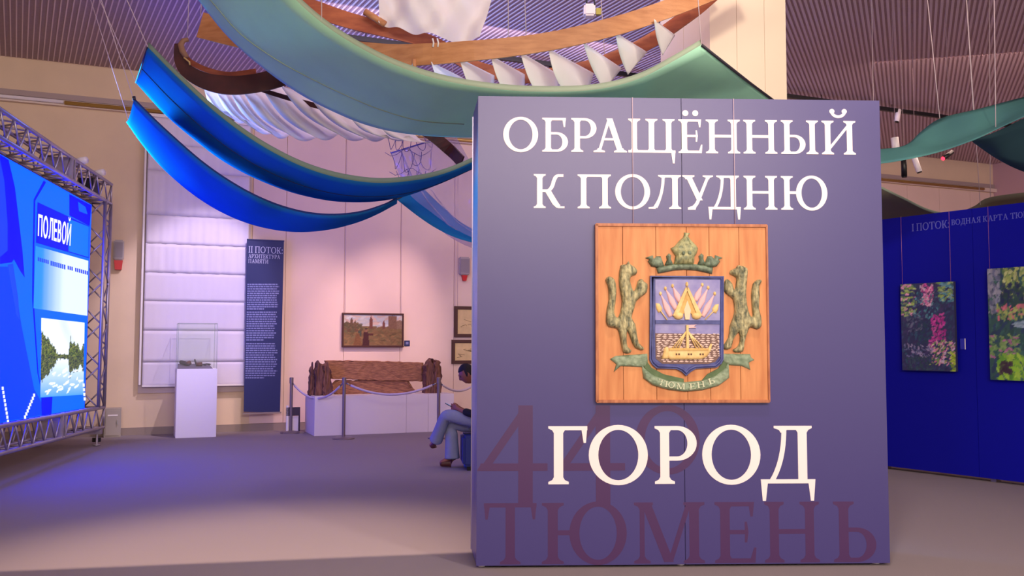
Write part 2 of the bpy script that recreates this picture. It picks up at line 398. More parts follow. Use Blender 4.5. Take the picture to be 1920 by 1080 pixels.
    if ch == 'Я':
        m = [[(0.86-x, y) for x, y in p][::-1] for p in stem(s)+bowl(s, 0.44, 1, 0.72)]
        return m+[stroke((0.16, 0.03), (0.45, 0.50), 0.16), rct(0.0, 0.24, 0, 0.055)], 0.86
    if ch == 'I': return stem(s), 0.35
    if ch == ':': return [ell(0.1, 0.09, 0.09, 0.09), ell(0.1, 0.60, 0.09, 0.09)], 0.2
    if ch == '4': return [rct(0.585, 0.79, 0, 1), rct(0.05, 1.0, 0.345, 0.42), [(0.02, 0.345), (0.15, 0.345), (0.79, 1.0), (0.66, 1.0)], [(0.0, 0.345), (0.12, 0.345), (0.12, 0.42), (0.06, 0.42)]], 1.0
    if ch == '0': return oring(0.46, 0.5, 0.46, 0.5, 0.135, 0.09), 0.92
    return [rct(0, 0.3, 0, 1)], 0.3
def letter(ch, u0, u1, v0, v1, w0, w1, m, parent, name='letter', rot=0.0):
    polys, wd = glyph(ch); sx = (u1-u0)/wd; sy = v1-v0
    out = []
    for p in polys:
        q = [(u0+x*sx, v0+y*sy) for x, y in p]
        if rot:
            cx, cy = (u0+u1)/2, v0; q = [(cx+(a-cx)*math.cos(rot)-(b-cy)*math.sin(rot), cy+(a-cx)*math.sin(rot)+(b-cy)*math.cos(rot)) for a, b in q]
        out.append(q)
    v, f = plate_data(out, w0, w1); return mesh_obj(name, v, f, m, parent)
def text_line(s, u, v, h, w0, w1, m, parent, sp=0.10, sx=1.0, name='letter'):
    for ch in s:
        if ch == ' ': u += 0.35*h*sx; continue
        wd = glyph(ch)[1]*h*sx; letter(ch, u, u+wd, v, v+h, w0, w1, m, parent, name); u += wd+sp*h*sx
    return u

# colour grids (paintings, the photograph on the screen) ---------------
def paint_grid(name, u0, u1, v0, v1, w_, nx, ny, img, m, parent, corners=None):
    vs, fs = [], []
    for j in range(ny+1):
        for i in range(nx+1):
            a, b = i/nx, j/ny
            if corners:
                c0, c1, c2, c3 = [Vector(c) for c in corners]; q = (c0*(1-a)+c1*a)*(1-b)+(c3*(1-a)+c2*a)*b; vs.append((q.x, -w_, q.y))
            else: vs.append((u0+(u1-u0)*a, -w_, v0+(v1-v0)*b))
    for j in range(ny):
        for i in range(nx): k = j*(nx+1)+i; fs.append((k, k+1, k+nx+2, k+nx+1))
    o = mesh_obj(name, vs, fs, m, parent); at = o.data.color_attributes.new('paint', 'FLOAT_COLOR', 'POINT')
    hh, ww = img.shape[:2]; col = np.ones((len(vs), 4), np.float32)
    for j in range(ny+1):
        for i in range(nx+1): col[j*(nx+1)+i, :3] = img[min(hh-1, int(j/ny*(hh-1)+0.5)), min(ww-1, int(i/nx*(ww-1)+0.5))]
    at.data.foreach_set('color', col.ravel()); return o
def dabs(img, x0, x1, y0, y1, cols, n, rx, ry, ang=0.0, jit=0.5):
    """brush dabs on a bottom-up image, coordinates 0..1"""
    h, w_ = img.shape[:2]; yy, xx = np.mgrid[0:h, 0:w_]; xx = xx/(w_-1); yy = yy/(h-1)*h/w_
    for k in range(n):
        cx = rng.uniform(x0, x1); cy = rng.uniform(y0, y1)*h/w_; a = ang+rng.normal(0, jit); c = np.array(lin(cols[rng.integers(len(cols))]))*rng.uniform(0.75, 1.2)
        dx, dy = xx-cx, yy-cy; p = dx*math.cos(a)+dy*math.sin(a); q = -dx*math.sin(a)+dy*math.cos(a); s = rng.uniform(0.6, 1.3)
        m = ((p/(rx*s))**2+(q/(ry*s))**2) < 1
        img[m] = img[m]*0.15+c*0.85
    return img

# ================================================================== SETTING
M_wall = mat('wall_paint', (226, 200, 172), 0.85, var=0.03, vscale=2)
M_panelw = mat('wall_panel', (228, 200, 190), 0.8, var=0.02, vscale=2)
M_carpet = mat('carpet', (150, 138, 140), 0.95, spec=0.1, var=0.16, vscale=260, bump=0.35, bscale=320)
M_ceil = mat('ceiling_sheet', (176, 152, 158), 0.7, var=0.05)
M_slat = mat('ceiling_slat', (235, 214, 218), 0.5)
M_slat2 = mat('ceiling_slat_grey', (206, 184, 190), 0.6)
M_base = mat('baseboard', (150, 132, 124), 0.6)
M_steel = mat('steel', (150, 146, 150), 0.35, metal=0.9)
M_black = mat('black', (14, 13, 16), 0.45)
M_white = mat('white_paint', (235, 226, 228), 0.55)
M_rope = mat('cord', (205, 185, 190), 0.8)
M_wire = mat('wire', (215, 190, 200), 0.5)

S0, S1, T1 = -12.5, 13.1, 21.5
def room_quad(name, pts, m, th=0.1, out=(0, 0, 1)):
    bm = bm_new(); a = [bm.verts.new(p) for p in pts]; b = [bm.verts.new(Vector(p)+Vector(out)*th) for p in pts]
    bm.faces.new(a); bm.faces.new(b)
    for i in range(4): bm.faces.new((a[i], a[(i+1) % 4], b[(i+1) % 4], b[i]))
    return tag(bm_obj(name, bm, m), kind='structure')
floor = room_quad('floor', [W(S0, 0, 0), W(S1, 0, 0), W(S1, T1, 0), W(S0, T1, 0)], M_carpet, 0.1, (0, 0, -1))
ceil = room_quad('ceiling', [W(S0, 0, CEIL), W(S1, 0, CEIL), W(S1, T1, CEIL), W(S0, T1, CEIL)], M_ceil)
wf = room_quad('wall_far', [W(S0, 0, 0), W(S1, 0, 0), W(S1, 0, CEIL), W(S0, 0, CEIL)], M_wall, 0.15, -N)
room_quad('wall_left', [W(S0, 0, 0), W(S0, T1, 0), W(S0, T1, CEIL), W(S0, 0, CEIL)], M_wall, 0.15, -U)
room_quad('wall_right', [W(S1, 0, 0), W(S1, T1, 0), W(S1, T1, CEIL), W(S1, 0, CEIL)], mat('right_wall', (190, 150, 146), 0.8), 0.15, U)
# back wall left out so world light fills the hall from behind

FW = Frame(W(0, 0, 0), U)             # far wall face
fw_root = wf
def fwbox(name, s0, s1, w0, w1, z0, z1, m, parent=None, bev=0.0):
    o = box(name, s0, s1, -w1, -w0, z0, z1, m, None, bev); o.matrix_world = FW.m
    if parent: o.parent = parent
    return o
# plasterboard panels on the far wall, right of the blind
sA = FW.hit(472, 500)[0]; sB = FW.hit(535, 500)[0]; edges = [sA, sB]; 
while edges[-1] < S1-1.04: edges.append(edges[-1]+1.035)
edges.append(S1-0.01)
for a, b in zip(edges, edges[1:]): fwbox('panel', a+0.004, b-0.004, 0.0, 0.022, 0.125, 5.26, M_panelw, wf)
# ledge pipe and moulding along the wall
led = fwbox('trim_1', S0, S1, 0.0, 0.10, 5.28, 5.37, mat('ledge', (225, 205, 195), 0.5)); tag(led, kind='structure')
led2 = fwbox('trim_2', S0, S1, 0.0, 0.05, 5.39, 5.48, mat('ledge_grey', (170, 150, 150), 0.6)); tag(led2, kind='structure')  # upper moulding in a greyer tone than the ledge
tp = tube('pipe', [W(S0, 0.13, 5.335), W(FW.hit(120, 190)[0], 0.13, 5.335)], 0.03, M_white); tp.parent = led; tp.matrix_parent_inverse = led.matrix_world.inverted()
tp = tube('pipe', [W(FW.hit(122, 190)[0], 0.13, 5.325), W(FW.hit(1836, 350)[0], 0.13, 5.325)], 0.032, mat('brass_pipe', (190, 150, 80), 0.4, metal=0.3)); tp.parent = led; tp.matrix_parent_inverse = led.matrix_world.inverted()
tag(fwbox('baseboard_far', S0, S1, 0.0, 0.03, 0.0, 0.12, M_base), kind='structure')

# ceiling slats ----------------------------------------------------
def ray_ceiling(px, py, z=CEIL): return floor_at(px, py, z)
dl = ray(30, 643); dl = Vector((dl.x, dl.y, 0)).normalized()        # left field runs this way
dr = ray(1712, 643); dr = Vector((dr.x, dr.y, 0)).normalized()      # right field
B0 = ray_ceiling(1345, 0); B0 = Vector((B0.x, B0.y, 0))             # the joint between the fields
def cross2(a, b): return a.x*b.y-a.y*b.x
slat_me = None
def slat(p, q, wd, hh, m):
    """shared-mesh slat between two plan points"""
    key = 'slat_%s' % m.name
    me = bpy.data.meshes.get(key)
    if not me:
        bm = bm_new(); add_box(bm, -0.5, 0.5, -0.5, 0.5, -1, 0); me = bpy.data.meshes.new(key); bm.to_mesh(me); bm.free(); me.materials.append(m)
    o = bpy.data.objects.new('slat', me); C.objects.link(o); v = q-p
    o.location = Vector(((p.x+q.x)/2, (p.y+q.y)/2, CEIL)); o.rotation_euler = (0, 0, math.atan2(v.y, v.x)); o.scale = (v.length, wd, hh)
    o.parent = ceil; return o
nl = Vector((dl.y, -dl.x, 0)); nr = Vector((dr.y, -dr.x, 0))
PW = W(0, 0.02, 0)
def to_wall(p, d):                     # distance along d to the far wall
    return -(p-PW).dot(N)/d.dot(N)
k0 = B0.dot(nl)
pitch = 0.0745
q0 = (ray_ceiling(0, 95)).dot(nl)
for i in range(-18, 255):
    q = q0+i*pitch; base = nl*q-dl*3.0
    tw = to_wall(base, dl)
    tb = cross2(B0-base, dr)/cross2(dl, dr)       # where the line meets the joint
    t0, t1 = 10.5, tw
    side = (base+dl*t0-B0).dot(nr)
    pw = base+dl*tw
    if side > 0:
        if tb < t1: t0 = tb
        else: continue
    if (pw-B0).dot(nr) > 0: t1 = min(t1, tb)
    if t1-t0 < 0.4: continue
    slat(base+dl*t0, base+dl*t1, 0.017, 0.012, M_slat)
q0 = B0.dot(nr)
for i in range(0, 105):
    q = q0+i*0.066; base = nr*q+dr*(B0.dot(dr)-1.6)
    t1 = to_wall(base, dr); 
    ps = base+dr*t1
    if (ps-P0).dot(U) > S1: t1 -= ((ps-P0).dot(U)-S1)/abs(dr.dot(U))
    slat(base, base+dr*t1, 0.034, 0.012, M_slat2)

# pillar ------------------------------------------------------------
pc = P(1332, 100, 10.0); PIL = Frame((pc.x, pc.y, 0), U)
pil = box('wall_pillar', 0, 1.046, 0, 1.0, 0, CEIL, mat('pillar_paint', (240, 220, 196), 0.75)); pil.matrix_world = PIL.m; tag(pil, kind='structure')
M_pil = MATS['pillar_paint']
for a, b in ((0, 0.345), (0.351, 0.735), (0.741, 1.046)):
    o = box('panel', a, b, -0.018, 0.0, 0.0, CEIL-0.01, M_pil, pil)
for a, b in ((-0.018, 0.5), (0.506, 1.0)):
    o = box('panel', -0.018, 0.0, a, b, 0.0, CEIL-0.01, M_pil, pil)

# ================================================================== MAIN PANEL
pl = floor_at(893, 1066.5); pr = floor_at(1669, 1061)
MP = Frame(pl, pr-pl); PWID = (pr-pl).length
ztop = MP.hit(895, 180)[1]; ZB = MP.hit(893, 1061)[1]
M_blue = mat('blue_print', (66, 58, 118), 0.35, spec=0.55, bump=0.06, bscale=500)
M_ghost = mat('ghost_print', (72, 40, 88), 0.35, spec=0.55)
M_text = mat('white_print', (250, 236, 232), 0.5)
mp = empty('title_stand', MP); tag(mp, 'tall blue free-standing panel with white serif title and carved coat of arms', 'exhibition panel')
halfu = MP.hit(1279, 400)[0]
box('panel', 0, halfu-0.002, 0, 0.03, ZB, ztop, M_blue, mp)
box('panel', halfu+0.002, PWID, 0, 0.03, ZB, ztop, M_blue, mp)
D = 0.5
bp_ = P(887, 300, pl.y+D); lb = MP.loc((bp_.x, bp_.y, 0))
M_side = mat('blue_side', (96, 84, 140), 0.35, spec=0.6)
sv = [(0, 0.03, ZB), (lb.x, lb.y, ZB), (lb.x, lb.y, ztop), (0, 0.03, ztop), (0.03, 0.03, ZB), (lb.x+0.03, lb.y, ZB), (lb.x+0.03, lb.y, ztop), (0.03, 0.03, ztop)]
mesh_obj('side_panel', sv, [(0, 1, 2, 3), (4, 7, 6, 5), (0, 3, 7, 4), (1, 5, 6, 2), (3, 2, 6, 7), (0, 4, 5, 1)], M_side, mp)
sv = [(PWID-x, y, z) for x, y, z in sv]
mesh_obj('side_panel', sv, [(3, 2, 1, 0), (5, 6, 7, 4), (4, 7, 3, 0), (2, 6, 5, 1), (7, 6, 2, 3), (1, 5, 4, 0)], M_side, mp)
box('back_panel', lb.x+0.03, PWID-lb.x-0.03, lb.y-0.03, lb.y, ZB, ztop, M_blue, mp)
box('corner_profile', lb.x-0.006, lb.x+0.006, lb.y-0.006, lb.y+0.006, ZB, ztop-0.02, mat('profile', (150, 140, 170), 0.3, metal=0.5), mp)
for px in (903, 1280, 1650):
    u = MP.hit(px, 1064)[0]
    for dy in (0.07, lb.y-0.08):
        f = lathe('foot', [(0.022, 0), (0.026, 0.004), (0.024, 0.012), (0.008, 0.016), (0.008, ZB)], M_white, mp, 16, (u, dy, 0))
def mline(spec, top, bot, m, w0, w1, atx):
    v0 = MP.hit(atx, bot)[1]; v1 = MP.hit(atx, top)[1]
    for ch, a, b in spec:
        letter(ch, MP.hit(a, bot)[0], MP.hit(b, bot)[0], v0, v1, w0, w1, m, mp)
mline([('О', 943.4, 1009), ('Б', 1016.6, 1065), ('Р', 1071, 1118.5), ('А', 1110.7, 1175.5), ('Щ', 1178, 1267), ('Ё', 1272, 1317), ('Н', 1323.6, 1388), ('Н', 1394, 1457.6), ('Ы', 1464.6, 1534.5), ('Й', 1541, 1604.8)], 221, 284.7, M_text, 0, 0.003, 1030)
mline([('К', 1000.7, 1058.4), ('П', 1083, 1146), ('О', 1153.4, 1219), ('Л', 1216, 1277.4), ('У', 1278, 1339.3), ('Д', 1328, 1389), ('Н', 1394.5, 1457.8), ('Ю', 1464.6, 1551.6)], 326.5, 390.3, M_text, 0, 0.003, 1030)
mline([('Г', 1028, 1101.5), ('О', 1104, 1215), ('Р', 1228, 1307), ('О', 1317, 1426.4), ('Д', 1426.4, 1528.8)], 799, 908, M_text, 0, 0.003, 1030)
mline([('4', 893.9, 1026.7), ('4', 1039.6, 1172.5)], 760, 948, M_ghost, 0, 0.0012, 1000)
mline([('0', 1191.7, 1312.7)], 759, 890, M_ghost, 0, 0.0012, 1250)
mline([('Т', 907, 1006), ('Ю', 1016, 1175.5), ('М', 1188.6, 1322.5), ('Е', 1340.8, 1418.8), ('Н', 1434.6, 1538), ('Ь', 1564, 1644)], 943, 1058, M_ghost, 0, 0.0008, 1000)
for px, ya, yb in ((1186, 184, 424), (1376, 187, 428)):
    u, _ = MP.hit(px, 300); v0 = MP.hit(px, yb)[1]
    tube('suspension_wire', [(u, -0.010, ztop), (u, -0.010, v0)], 0.0022, M_wire, mp, 6)

# ------------------------------------------------------------------ coat of arms plaque
pq = MP.hit(1117, 753); plq = Frame(MP.m @ Vector((pq[0], -0.003, pq[1])), MP.m.to_3x3() @ Vector((1, 0, 0)))
arms = empty('carved_plaque', plq); tag(arms, 'square pine plaque with carved crown, shield and two beasts, hung on the blue title panel', 'plaque')
PK = 0.0
def E(x, y, w_=0.04): return plq.hit(1090+x/2.918, 400+y/2.918, w_)
def Es(l, w_=0.04): return [E(x, y, w_) for x, y in l]
def K(x, y, w_=0.04): return plq.hit(1190+x/6.0, 420+y/6.0, w_)
def Ks(l, w_=0.04): return [K(x, y, w_) for x, y in l]
M_pine = mat('pine', (220, 152, 96), 0.5, spec=0.35, vscale=4, stretch=(5, 1, 0.6), col2=(196, 124, 74), bump=0.06, bscale=14)
M_pine2 = mat('pine_frame', (196, 126, 84), 0.5, vscale=9, stretch=(4, 1, 1), col2=(160, 92, 58))
M_verd = mat('carved_green', (136, 152, 126), 0.55, spec=0.4, vscale=34, stretch=(1, 1, 0.6), col2=(84, 98, 80), bump=0.5, bscale=50)
M_fur = mat('carved_fur', (200, 190, 142), 0.6, spec=0.35, vscale=34, stretch=(1.6, 1, 0.45), col2=(88, 94, 76), bump=0.9, bscale=48)
M_crown = mat('carved_crown', (190, 186, 132), 0.55, spec=0.4, vscale=30, col2=(120, 130, 100), bump=0.5, bscale=40)
M_rim = mat('shield_blue', (80, 88, 150), 0.45, vscale=20, col2=(58, 62, 122))
M_field = mat('shield_lilac', (158, 154, 196), 0.6, vscale=14, col2=(136, 132, 186))
M_gold = mat('carved_gold', (242, 212, 148), 0.55, vscale=22, col2=(222, 184, 112))
M_gold2 = mat('carved_ochre', (222, 184, 104), 0.55, vscale=22, col2=(196, 152, 80))
M_pink = mat('carved_pink', (232, 186, 188), 0.6)
M_cream = mat('carved_cream', (238, 206, 168), 0.6)
M_seab = mat('sea_brown', (120, 92, 84), 0.7)
M_seac = mat('sea_cream', (222, 196, 184), 0.6)
u0, v1 = plq.hit(1117, 421); u1, v0 = plq.hit(1440, 752)
BX = [plq.hit(x, 600)[0] for x in (1118, 1167, 1229, 1286.5, 1329, 1385, 1440)]; BX[0] = u0
for i, (a, b) in enumerate(zip(BX, BX[1:])):
    box('board', a+(0.0015 if i else 0), b-0.0015, -0.030, -0.002, 0.0, v1, M_pine, arms, 0.0015)
fs = 0.016
box('frame_strip', -0.004, fs, -0.042, 0.0, 0, v1, M_pine2, arms, 0.002); box('frame_strip', u1-fs*0.6, u1+0.004, -0.042, 0.0, 0, v1, M_pine2, arms, 0.002)
box('frame_strip', 0, u1, -0.042, 0.0, -0.006, fs*0.9, M_pine2, arms, 0.002); box('frame_strip', 0, u1, -0.042, 0.0, v1-fs, v1+0.004, M_pine2, arms, 0.002)
WB = 0.030
sh_out = Es([(375, 342), (778, 345), (776, 800), (765, 822), (740, 842), (625, 850), (598, 866), (572, 890), (548, 866), (520, 852), (410, 848), (385, 825), (372, 800)])
shield = plate('shield', sh_out, WB, WB+0.022, M_rim, arms)
mid = Es([(388, 352), (766, 355), (764, 795), (750, 815), (730, 832), (620, 838), (590, 852), (572, 872), (553, 852), (520, 838), (418, 835), (396, 815), (387, 795)])
tube('rim', [(a, -(WB+0.024), b) for a, b in mid], 0.0095, M_rim, shield, 8, True)
plate('upper_field', Es([(402, 363), (755, 366), (755, 586), (402, 584)]), WB+0.022, WB+0.027, M_field, shield)
plate('lower_field', Es([(402, 604), (752, 604), (752, 660), (402, 656)]), WB+0.022, WB+0.026, M_field, shield)
plate('sea', Es([(402, 656), (752, 658), (750, 785), (730, 812), (690, 824), (440, 822), (405, 795)]), WB+0.022, WB+0.025, M_seab, shield)
bm = bm_new()
for r in range(15):
    y = 662+r*10.6; x = 404+rng.uniform(0, 12)
    while x < 745:
        L = rng.uniform(16, 34); x2 = min(x+L, 750); dy = rng.uniform(-2, 2)
        if y > 780 and (x < 404+(y-780)*1.0 or x2 > 750-(y-780)*0.8): x = x2+3; continue
        q = Es([(x, y+dy+2), (x+L*0.3, y+dy-3.4), (x2, y+dy), (x+L*0.6, y+dy+4.4)])
        a = [bm.verts.new((p[0], -(WB+0.029), p[1])) for p in q]; b = [bm.verts.new((p[0], -(WB+0.024), p[1])) for p in q]
        bm.faces.new(a)
        for i in range(4): bm.faces.new((a[i], a[(i+1) % 4], b[(i+1) % 4], b[i]))
        x = x2+rng.uniform(1, 5)
tag(bm_obj('sea_ripples', bm, M_seac, shield), kind='stuff')
plate('divider', Es([(402, 584), (756, 586), (755, 606), (402, 604)]), WB+0.022, WB+0.034, M_rim, shield)
w1 = WB+0.026
def lens(a, b, wd): 
    a, b = Vector(a), Vector(b); t = b-a; n = Vector((-t.y, t.x)).normalized()*wd
    return [tuple(a), tuple(a+t*0.2+n*0.35), tuple(a+t*0.6+n), tuple(b+n*0.7), tuple(b-n*0.7), tuple(a+t*0.6-n), tuple(a+t*0.2-n*0.35)]
for tip, base in (((430, 440), (486, 566)), ((457, 412), (516, 528)), ((496, 398), (536, 486)), ((726, 440), (660, 566)), ((690, 408), (636, 525)), ((658, 392), (620, 480))):
    o = pillow('pennant', Es(lens(tip, base, 17)), w1, 0.012, 0.012, M_pink, shield, 0.009, 1)
    c = E(*tip); s = pillow('finial', ell(c[0], c[1], 0.010, 0.014, 10), w1, 0.014, 0.01, M_gold, shield, 0.006, 1)
for pole, head in ((((424, 525), (466, 584)), [(404, 492), (424, 494), (440, 520), (436, 538), (418, 545), (406, 522)]), (((734, 520), (672, 584)), [(748, 496), (728, 500), (712, 522), (714, 542), (734, 548), (746, 526)])):
    tube('halberd', [(a, -(w1+0.006), b) for a, b in Es(pole)], 0.004, M_gold, shield, 6); pillow('halberd_blade', Es(head), w1, 0.010, 0.012, M_gold, shield, 0.009, 1)
plate('tent_opening', Es([(574, 478), (556, 530), (564, 582), (586, 582), (594, 530)]), w1, w1+0.016, M_cream, shield)
plate('tent_flap', Es([(574, 430), (520, 560), (540, 572), (560, 540), (574, 490), (590, 540), (612, 572), (634, 560)]), w1, w1+0.012, M_gold2, shield)
plate('tent_pole', Es([(566, 406), (580, 406), (520, 566), (496, 560)]), w1, w1+0.020, M_gold, shield); plate('tent_pole', Es([(566, 406), (580, 406), (654, 560), (632, 568)]), w1, w1+0.020, M_gold, shield)
c = E(574, 390); pillow('tent_finial', ell(c[0], c[1], 0.010, 0.018, 10), w1, 0.018, 0.01, M_gold, shield, 0.006, 1)
for cx in (527, 626): c = E(cx, 560); pillow('drum', ell(c[0], c[1], 0.034, 0.027, 16), w1, 0.026, 0.03, M_gold, shield, 0.01, 1)
w2 = WB+0.029
pillow('ship_hull', Es([(470, 742), (480, 736), (690, 738), (704, 712), (711, 716), (704, 752), (682, 785), (650, 799), (482, 801), (464, 786), (460, 762)]), w2, 0.016, 0.02, M_gold, shield, 0.011, 1)
plate('ship_rail', Es([(474, 738), (692, 738), (688, 750), (474, 750)]), w2+0.010, w2+0.021, M_gold2, shield)
for x in (518, 584, 648):
    for dx in (-8, 6): plate('ship_window', Es([(x+dx, 766), (x+dx+9, 766), (x+dx+9, 776), (x+dx, 776)]), w2+0.014, w2+0.0175, mat('window_dark', (96, 66, 48), 0.7), shield)
pillow('ship_stern', Es([(434, 797), (444, 764), (450, 736), (466, 728), (478, 744), (470, 797)]), w2, 0.02, 0.012, M_gold, shield, 0.009, 1)
plate('mast', Es([(568, 612), (580, 612), (582, 738), (568, 738)]), w2, w2+0.02, M_gold, shield)
for xa in (494, 512, 528, 624, 642, 660): tube('shroud', [(a, -(w2+0.008), b) for a, b in Es([(574+(-4 if xa < 574 else 4), 645), (xa, 738)])], 0.0042, M_gold, shield, 6)
plate('ship_pennant', Es([(578, 612), (626, 609), (610, 618), (624, 626), (578, 628)]), w2, w2+0.012, M_pink, shield)
# crown
crown = pillow('crown', Ks([(245, 492), (330, 470), (450, 450), (560, 446), (680, 450), (800, 466), (882, 490), (872, 562), (800, 545), (690, 522), (560, 514), (440, 522), (330, 545), (262, 555)]), WB, 0.035, 0.03, M_verd, arms, 0.014, 1)
pillow('crown_dome', Ks([(440, 452), (462, 360), (420, 300), (408, 272), (450, 250), (500, 190), (545, 150), (556, 122), (556, 95), (622, 104), (600, 135), (632, 180), (690, 240), (712, 275), (698, 330), (672, 368), (664, 450)]), WB, 0.05, 0.06, M_crown, crown, 0.012, 1, 0.25)
for i in range(4):
    x = 480+i*54; pillow('crown_rib', Ks([(x, 440), (x+2, 350), (x-8, 262), (575, 150), (x+12, 262), (x+16, 350), (x+14, 440)]), WB+0.042, 0.012, 0.01, M_crown, crown, 0.014, 1)
for x in (535, 605): c = K(x, 332); pillow('jewel', ell(c[0], c[1], 0.012, 0.014, 10), WB+0.045, 0.014, 0.01, M_verd, crown, 0.006, 1)
lf = [(122, 380), (205, 350), (214, 392), (250, 360), (292, 362), (322, 440), (336, 478), (250, 488), (188, 476), (150, 420), (168, 398)]
pillow('crown_leaf', Ks(lf), WB, 0.04, 0.03, M_verd, crown, 0.012, 1, 0.4); pillow('crown_leaf', Ks([(1112-x, y) for x, y in lf]), WB, 0.04, 0.03, M_verd, crown, 0.012, 1, 0.4)
for x in (386, 752):
    pillow('crown_finial', Ks([(x-48, 462), (x-20, 400), (x-30, 360), (x, 330), (x+26, 352), (x+22, 395), (x+50, 455)]), WB, 0.035, 0.02, M_verd, crown, 0.011, 1)
# beasts
bl = [(215, 285), (245, 280), (258, 262), (270, 280), (290, 292), (306, 312), (298, 335), (272, 346), (268, 375), (285, 425), (300, 405), (310, 370), (330, 358), (345, 375), (362, 388), (358, 430), (330, 455), (302, 480), (290, 520), (275, 570), (295, 605), (303, 650), (315, 710), (342, 735), (333, 748), (295, 735), (272, 690), (252, 640), (248, 690), (254, 730), (275, 750), (262, 765), (230, 760), (218, 720), (205, 650), (190, 628), (150, 620), (135, 590), (140, 520), (150, 470), (145, 400), (132, 365), (150, 345), (180, 360), (192, 410), (188, 480), (180, 540), (196, 572), (212, 545), (222, 480), (213, 430), (205, 360)]
br = [(908, 300), (870, 285), (856, 285), (845, 300), (820, 310), (812, 330), (840, 345), (850, 365), (838, 425), (826, 385), (800, 360), (785, 372), (780, 420), (800, 445), (830, 470), (838, 530), (830, 572), (812, 620), (805, 680), (780, 720), (785, 745), (820, 735), (832, 690), (862, 650), (868, 700), (850, 735), (830, 745), (840, 760), (885, 755), (892, 710), (910, 650), (925, 622), (962, 635), (985, 615), (985, 570), (972, 520), (976, 450), (974, 400), (988, 370), (968, 362), (940, 385), (930, 450), (936, 530), (938, 565), (922, 556), (907, 500), (902, 430), (908, 350)]
a = pillow('beast', Es(bl), WB, 0.045, 0.035, M_fur, arms, 0.011, 2, 0.28); a['label'] = 'carved furry beast rearing on the left of the shield'
a = pillow('beast', Es(br), WB, 0.045, 0.035, M_fur, arms, 0.011, 2, 0.28); a['label'] = 'carved furry beast rearing on the right of the shield'
# ribbon
M_rib = mat('ribbon_green', (152, 168, 138), 0.55, vscale=24, col2=(112, 132, 104), bump=0.4, bscale=36); M_ribd = mat('ribbon_dark', (74, 96, 58), 0.6, vscale=20, col2=(92, 116, 74))
rib = pillow('ribbon', Es([(330, 822), (345, 846), (400, 888), (480, 914), (570, 924), (660, 914), (735, 886), (790, 842), (806, 806), (810, 900), (750, 944), (660, 968), (570, 976), (480, 966), (390, 940), (340, 902)]), WB, 0.032, 0.02, M_rib, arms, 0.012, 1, 0.5)
pillow('ribbon_tail', Es([(158, 797), (188, 780), (362, 768), (366, 832), (345, 842), (215, 836), (178, 868), (192, 826)]), WB, 0.018, 0.02, M_rib, rib, 0.013, 1, 0.5)
pillow('ribbon_tail', Es([(770, 768), (925, 770), (930, 788), (948, 802), (918, 816), (926, 856), (880, 836), (805, 830), (772, 806)]), WB, 0.018, 0.02, M_rib, rib, 0.013, 1, 0.5)
plate('ribbon_back', Es([(334, 818), (360, 812), (385, 845), (450, 880), (560, 905), (560, 925), (480, 914), (400, 890), (350, 850)]), WB, WB+0.012, M_ribd, rib); plate('ribbon_back', Es([(805, 806), (780, 804), (750, 848), (690, 880), (660, 914), (735, 888), (790, 845)]), WB, WB+0.012, M_ribd, rib)
for ch, x, y, wd, rot in (('Т', 430, 940, 36, -0.30), ('Ю', 478, 952, 52, -0.16), ('М', 540, 962, 46, -0.04), ('Е', 604, 962, 32, 0.08), ('Н', 652, 952, 42, 0.18), ('Ь', 712, 932, 34, 0.32)):
    a, b = E(x-wd/2, y), E(x+wd/2, y); letter(ch, a[0], b[0], a[1], a[1]+0.040, WB+0.026, WB+0.037, mat('ribbon_letter', (206, 210, 176), 0.5), rib, 'letter', rot)

# ================================================================== LED SCREEN AND TRUSS
dv = ray(690, 672); dv.normalize()
o0 = floor_at(190, 828); LD = Frame(o0, dv, Vector((0, 0, 1)))
def L(px, py, w_=0.0): return LD.hit(px, py, w_)
trs = empty('truss_frame', LD); tag(trs, 'grey aluminium truss frame standing around the big blue screen', 'truss')
M_alu = mat('aluminium', (176, 166, 176), 0.38, metal=0.75, var=0.08, vscale=9)
XN = -5.4
brace_me = {}
def brace(p, q, r):
    key = round((Vector(q)-Vector(p)).length, 3), r
    v = Vector(q)-Vector(p)
    if key not in brace_me:
        vv, ff = tube_data([(0, 0, 0), (0, 0, v.length)], r, 6); me = bpy.data.meshes.new('brace'); me.from_pydata([tuple(x) for x in vv], [], ff); me.polygons.foreach_set('use_smooth', [True]*len(ff)); me.materials.append(M_alu); brace_me[key] = me
    o = bpy.data.objects.new('brace', brace_me[key]); C.objects.link(o); o.location = p; o.rotation_mode = 'QUATERNION'; o.rotation_quaternion = v.to_track_quat('Z', 'Y'); o.parent = trs
def truss(a, b, sq=0.29, pitch=0.36):
    a, b = Vector(a), Vector(b); t = (b-a).normalized(); up = Vector((0, 0, 1)) if abs(t.z) < 0.5 else Vector((1, 0, 0)); s = Vector((0, 1, 0)); h = sq/2
    cs = [up*h+s*h, up*h-s*h, up*-h-s*h, up*-h+s*h]
    for c in cs: tube('chord', [a+c, b+c], 0.025, M_alu, trs, 10)
    n = max(2, int((b-a).length/pitch)); d = (b-a)/n
    for f in range(4):
        c0, c1 = cs[f], cs[(f+1) % 4]
        for i in range(n):
            p = a+d*i; q = a+d*(i+1); m_ = (p+q)/2
            if f % 2 == 0: brace(p+c0, m_+c1, 0.011)
            brace(m_+c1, q+c0, 0.011)
            if f % 2: brace(p+c0, m_+c1, 0.011)
    for k in (0, 1):
        for f in range(4): brace((a, b)[k]+cs[f], (a, b)[k]+cs[(f+1) % 4], 0.014)
zt = L(200, 340, 0.145)[1]; zb = L(185, 803, 0.145)[1]
xr = L(204, 500, 0.145)[0]
